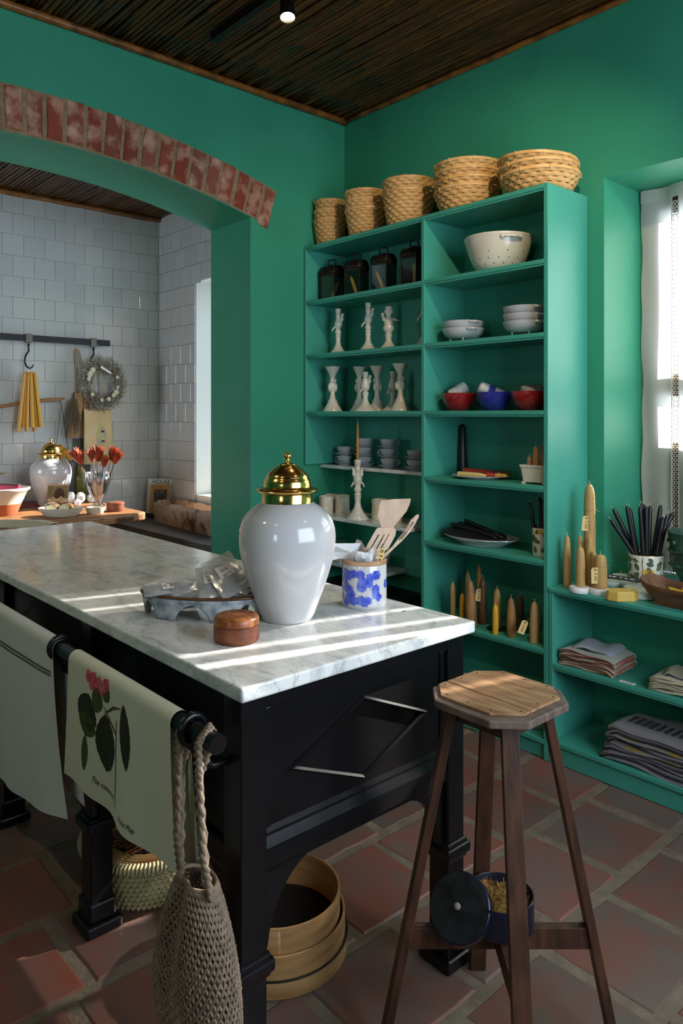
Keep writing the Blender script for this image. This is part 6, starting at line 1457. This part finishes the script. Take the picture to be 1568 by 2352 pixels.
b.tube([(0, .112*math.cos(2*PI*i/40), .125*math.sin(2*PI*i/40)) for i in range(40)], .010, 6, closed=True)
o = ob('twigs', b, M('grey_twig', (118, 106, 88), .9), wr, smooth=0, kind='stuff'); ob('silver_foliage', b2, GRY, wr, smooth=0, kind='stuff')
for a_, s in ((2.35, 1.2), (2.6, 1.15), (2.75, 1), (2.95, .8), (3.9, .8), (-.25, .9), (-.55, 1.2), (-.8, 1.0), (-1.2, .9), (.35, .8), (4.6, .8)):
    b = B(); c_ = Vector((.03, .115*math.cos(a_), .128*math.sin(a_)))
    for ring in range(2):
        for k in range(10):
            t_ = 2*PI*k/10+ring*.3; L = .018*s*1.25*(1-.3*ring); d_ = Vector((.35+.5*ring, math.cos(t_), math.sin(t_))).normalized(); w_ = Vector((0, -math.sin(t_), math.cos(t_)))*.0036*s
            b.add([c_, c_+d_*L*.6+w_, c_+d_*L, c_+d_*L*.6-w_], [(0, 1, 2, 3)])
    b.ball(c_+Vector((.005, 0, 0)), .006*s, 8, 5); ob('cream_flower', b, CRF, wr, smooth=0)
ob('paper_tag', B().add([(.045, -.03, .11), (.05, .05, .065), (.05, .055, .078), (.045, -.02, .125)], [(0, 1, 2, 3)]), PAPER, wr, smooth=0)
b = B(); q = random.Random(9)
for i in range(260):
    p = Vector((FX+.08+q.uniform(-.01, .01), -.985+q.uniform(-.02, .03), 1.62-q.random()*.1)); e = p+Vector((q.uniform(-.01, .02), q.uniform(-.045, .045), -q.uniform(.05, .24))); b.tube([p, (p+e)/2+Vector((0, q.uniform(-.01, .01), 0)), e], [.0012, .001, .0005], 3, cap=False)
o = tag(ob('dried_grass', b, M('dry_grass', (120, 106, 82), .95), smooth=0), 'drooping tuft of dry grass below the left of the wreath', 'grass'); o['kind'] = 'stuff'
# balance scale
sc_ = thing('balance_scale', 'old wooden beam balance with chained brass pans against the tiles', 'scale', (FX+.05, 0, 0))
ob('beam', B().tube([(0, -1.55, 1.545), (0, -1.42, 1.565), (0, -1.30, 1.59), (0, -1.15, 1.605), (0, -1.06, 1.612), (0, -1.035, 1.618)], [.012, .013, .014, .013, .010, .006], 8), M('pale_beam', (150, 108, 66), .6), sc_, smooth=180)
b = B(); b.tube([(0, -1.065, 1.605), (.002, -1.07, 1.585), (.002, -1.058, 1.568), (.002, -1.05, 1.575)], .0028, 6); ob('beam_hook', b, IRON, sc_)
for y0, z0, pz, pr2 in ((-1.058, 1.565, 1.12, .085), (-1.58, 1.54, 1.10, .12)):
    for k in range(3):
        a_ = 2*PI*k/3+.4; p0 = Vector((.0, y0, z0)); p1 = Vector((.06+.5*pr2*math.cos(a_), y0+pr2*math.sin(a_), pz)); b = B(); n_ = 38
        for i in range(n_):
            c_ = p0.lerp(p1, (i+.5)/n_); d_ = (p1-p0).normalized(); s_ = d_.orthogonal().normalized() if i % 2 else d_.cross(d_.orthogonal()).normalized()
            b.tube([c_+d_*.0075*math.cos(t_)+s_*.003*math.sin(t_) for t_ in (0, PI/3, 2*PI/3, PI, 4*PI/3, 5*PI/3)], .001, 3, closed=True)
        ob('chain', b, IRON, sc_, smooth=0)
    ob('pan', B().lathe([(0, pz-.03), (.5*pr2, pz-.022), (pr2, pz), (pr2+.004, pz+.001), (.5*pr2, pz-.018), (0, pz-.026)], 36, (.06, y0, 0), sx=.6), BRASS, sc_, smooth=60)
pm = thing('pompom_flowers', 'mustard yellow dried pompom flowers behind the smaller jar', 'flower', (-1.72, -1.12, PZ)); MU = M('mustard_flower', (176, 130, 40), .9, col2=(146, 100, 24), scale=90, bump=.8, bscale=120)
for y, z, r_ in ((-.02, .385, .026), (.012, .36, .026), (.035, .335, .024), (.055, .31, .022), (.0, .335, .022)): ob('pompom', B().ball((0, y, z), r_, 16, 10), MU, pm, smooth=180)
ob('stem', B().tube([(0, .02, 0), (0, .015, .3)], .004, 6), STM, pm)
tag(ob('dark_vase', B().lathe([(0, 0), (.05, 0), (.055, .01), (.062, .2), (.07, .28), (.066, .28), (.05, .02), (0, .01)], 36), M('charcoal_glaze', (56, 58, 60), .35), smooth=60, loc=(-1.75, -1.085, PZ)), 'charcoal vase in the shadow behind the smaller jar', 'vase')
tag(ob('red_tray', B().box(-.12, -.2, 0, .12, .14, .018), M('maroon', (112, 40, 40), .5), smooth=0, loc=(-1.72, -1.42, PZ), bevel=.003), 'flat maroon tray lying behind the terracotta footed bowl', 'tray')

# ------------------------------------------------------------------ ceiling track with spot heads
tk = thing('light_track', 'black ceiling track running under the cane ceiling', 'track', (0, 0, 0))
ob('rail', B().box(.44, -1.225, 3.298, 4.4, -1.19, 3.336), BLKMET, tk, smooth=0, bevel=.002); ob('end_cap', B().box(.405, -1.228, 3.294, .47, -1.187, 3.338), BLKMET, tk, smooth=0, bevel=.003)
ob('mount', B().box(1.4, -1.225, 3.334, 1.5, -1.19, 3.36), BLKMET, tk, smooth=0)
added_tk = thing('light_track', 'added unseen ceiling track behind the viewer, holding extra spot heads', 'track', (0, -2.7, 0))  # second track is unseen, added to hold fill lamps
ob('rail', B().box(.44, -1.225, 3.298, 3.4, -1.19, 3.336), BLKMET, added_tk, smooth=0, bevel=.002)
def spot(x, label, target, power, deg, blend=.5, y=-1.208):
    loc = Vector((x, y, 3.235)); t = thing('track_spot', label, 'lamp', loc, 0, 'track spot heads'); d_ = (Vector(target)-loc).normalized(); t.rotation_euler = d_.to_track_quat('-Z', 'Y').to_euler(); Mi = t.rotation_euler.to_matrix().inverted()
    ob('head', B().lathe([(0, .045), (.022, .045), (.028, .03), (.032, -.05), (.034, -.062), (.031, -.063), (.028, -.045), (.0, -.04)], 28), BLKMET, t, smooth=50)
    ob('lens', B().lathe([(0, -.052), (.029, -.054)], 24), M('lamp_glow', (255, 226, 178), .5, emit=26) if 'lamp_glow' not in bpy.data.materials else bpy.data.materials['lamp_glow'], t, smooth=0)
    b = B(); up = Mi @ Vector((0, 0, .085)); sd = Mi @ Vector((.03, 0, 0)); b.tube([Mi @ Vector((0, 0, .045))*.0+Vector((0, 0, .02)), up*.6, up], .008, 8); b.tube([sd*1.1, sd*1.1+up*.5, up*.95], .006, 6); ob('yoke', b, BLKMET, t, smooth=60)
    l = bpy.data.lights.new('spot_beam', 'SPOT'); l.energy = power; l.color = (1, .80, .55); l.spot_size = math.radians(deg); l.spot_blend = blend; l.shadow_soft_size = .03
    lo = link(bpy.data.objects.new('spot_beam', l)); lo.parent = t; lo.location = (0, 0, -.075)
spot(.985, 'black track spot head nearest the left wall, lit and pointing down', (1.5, -1.5, .9), 8, 70)
spot(1.75, 'black track spot head second from the left wall, above the island', (1.5, -2.2, .9), 8, 70)
spot(2.57, 'black track spot head third from the left wall, aimed at the green bookcase', (.75, -.15, 1.75), 70, 84, .7)
spot(3.35, 'black track spot head farthest from the left wall, aimed down', (2.6, -2.0, .0), 8, 70)
spot(1.1, 'added unseen spot head behind the viewer, lighting up the towels', (1.5, -2.4, .6), 34, 75, .7, -3.908)  # fill lamp added out of view to brighten the towels
spot(2.6, 'added unseen spot head behind the viewer, lighting up the left wall', (0, -1.2, 2.2), 20, 90, .8, -3.908)  # another added lamp out of view, warming the left wall
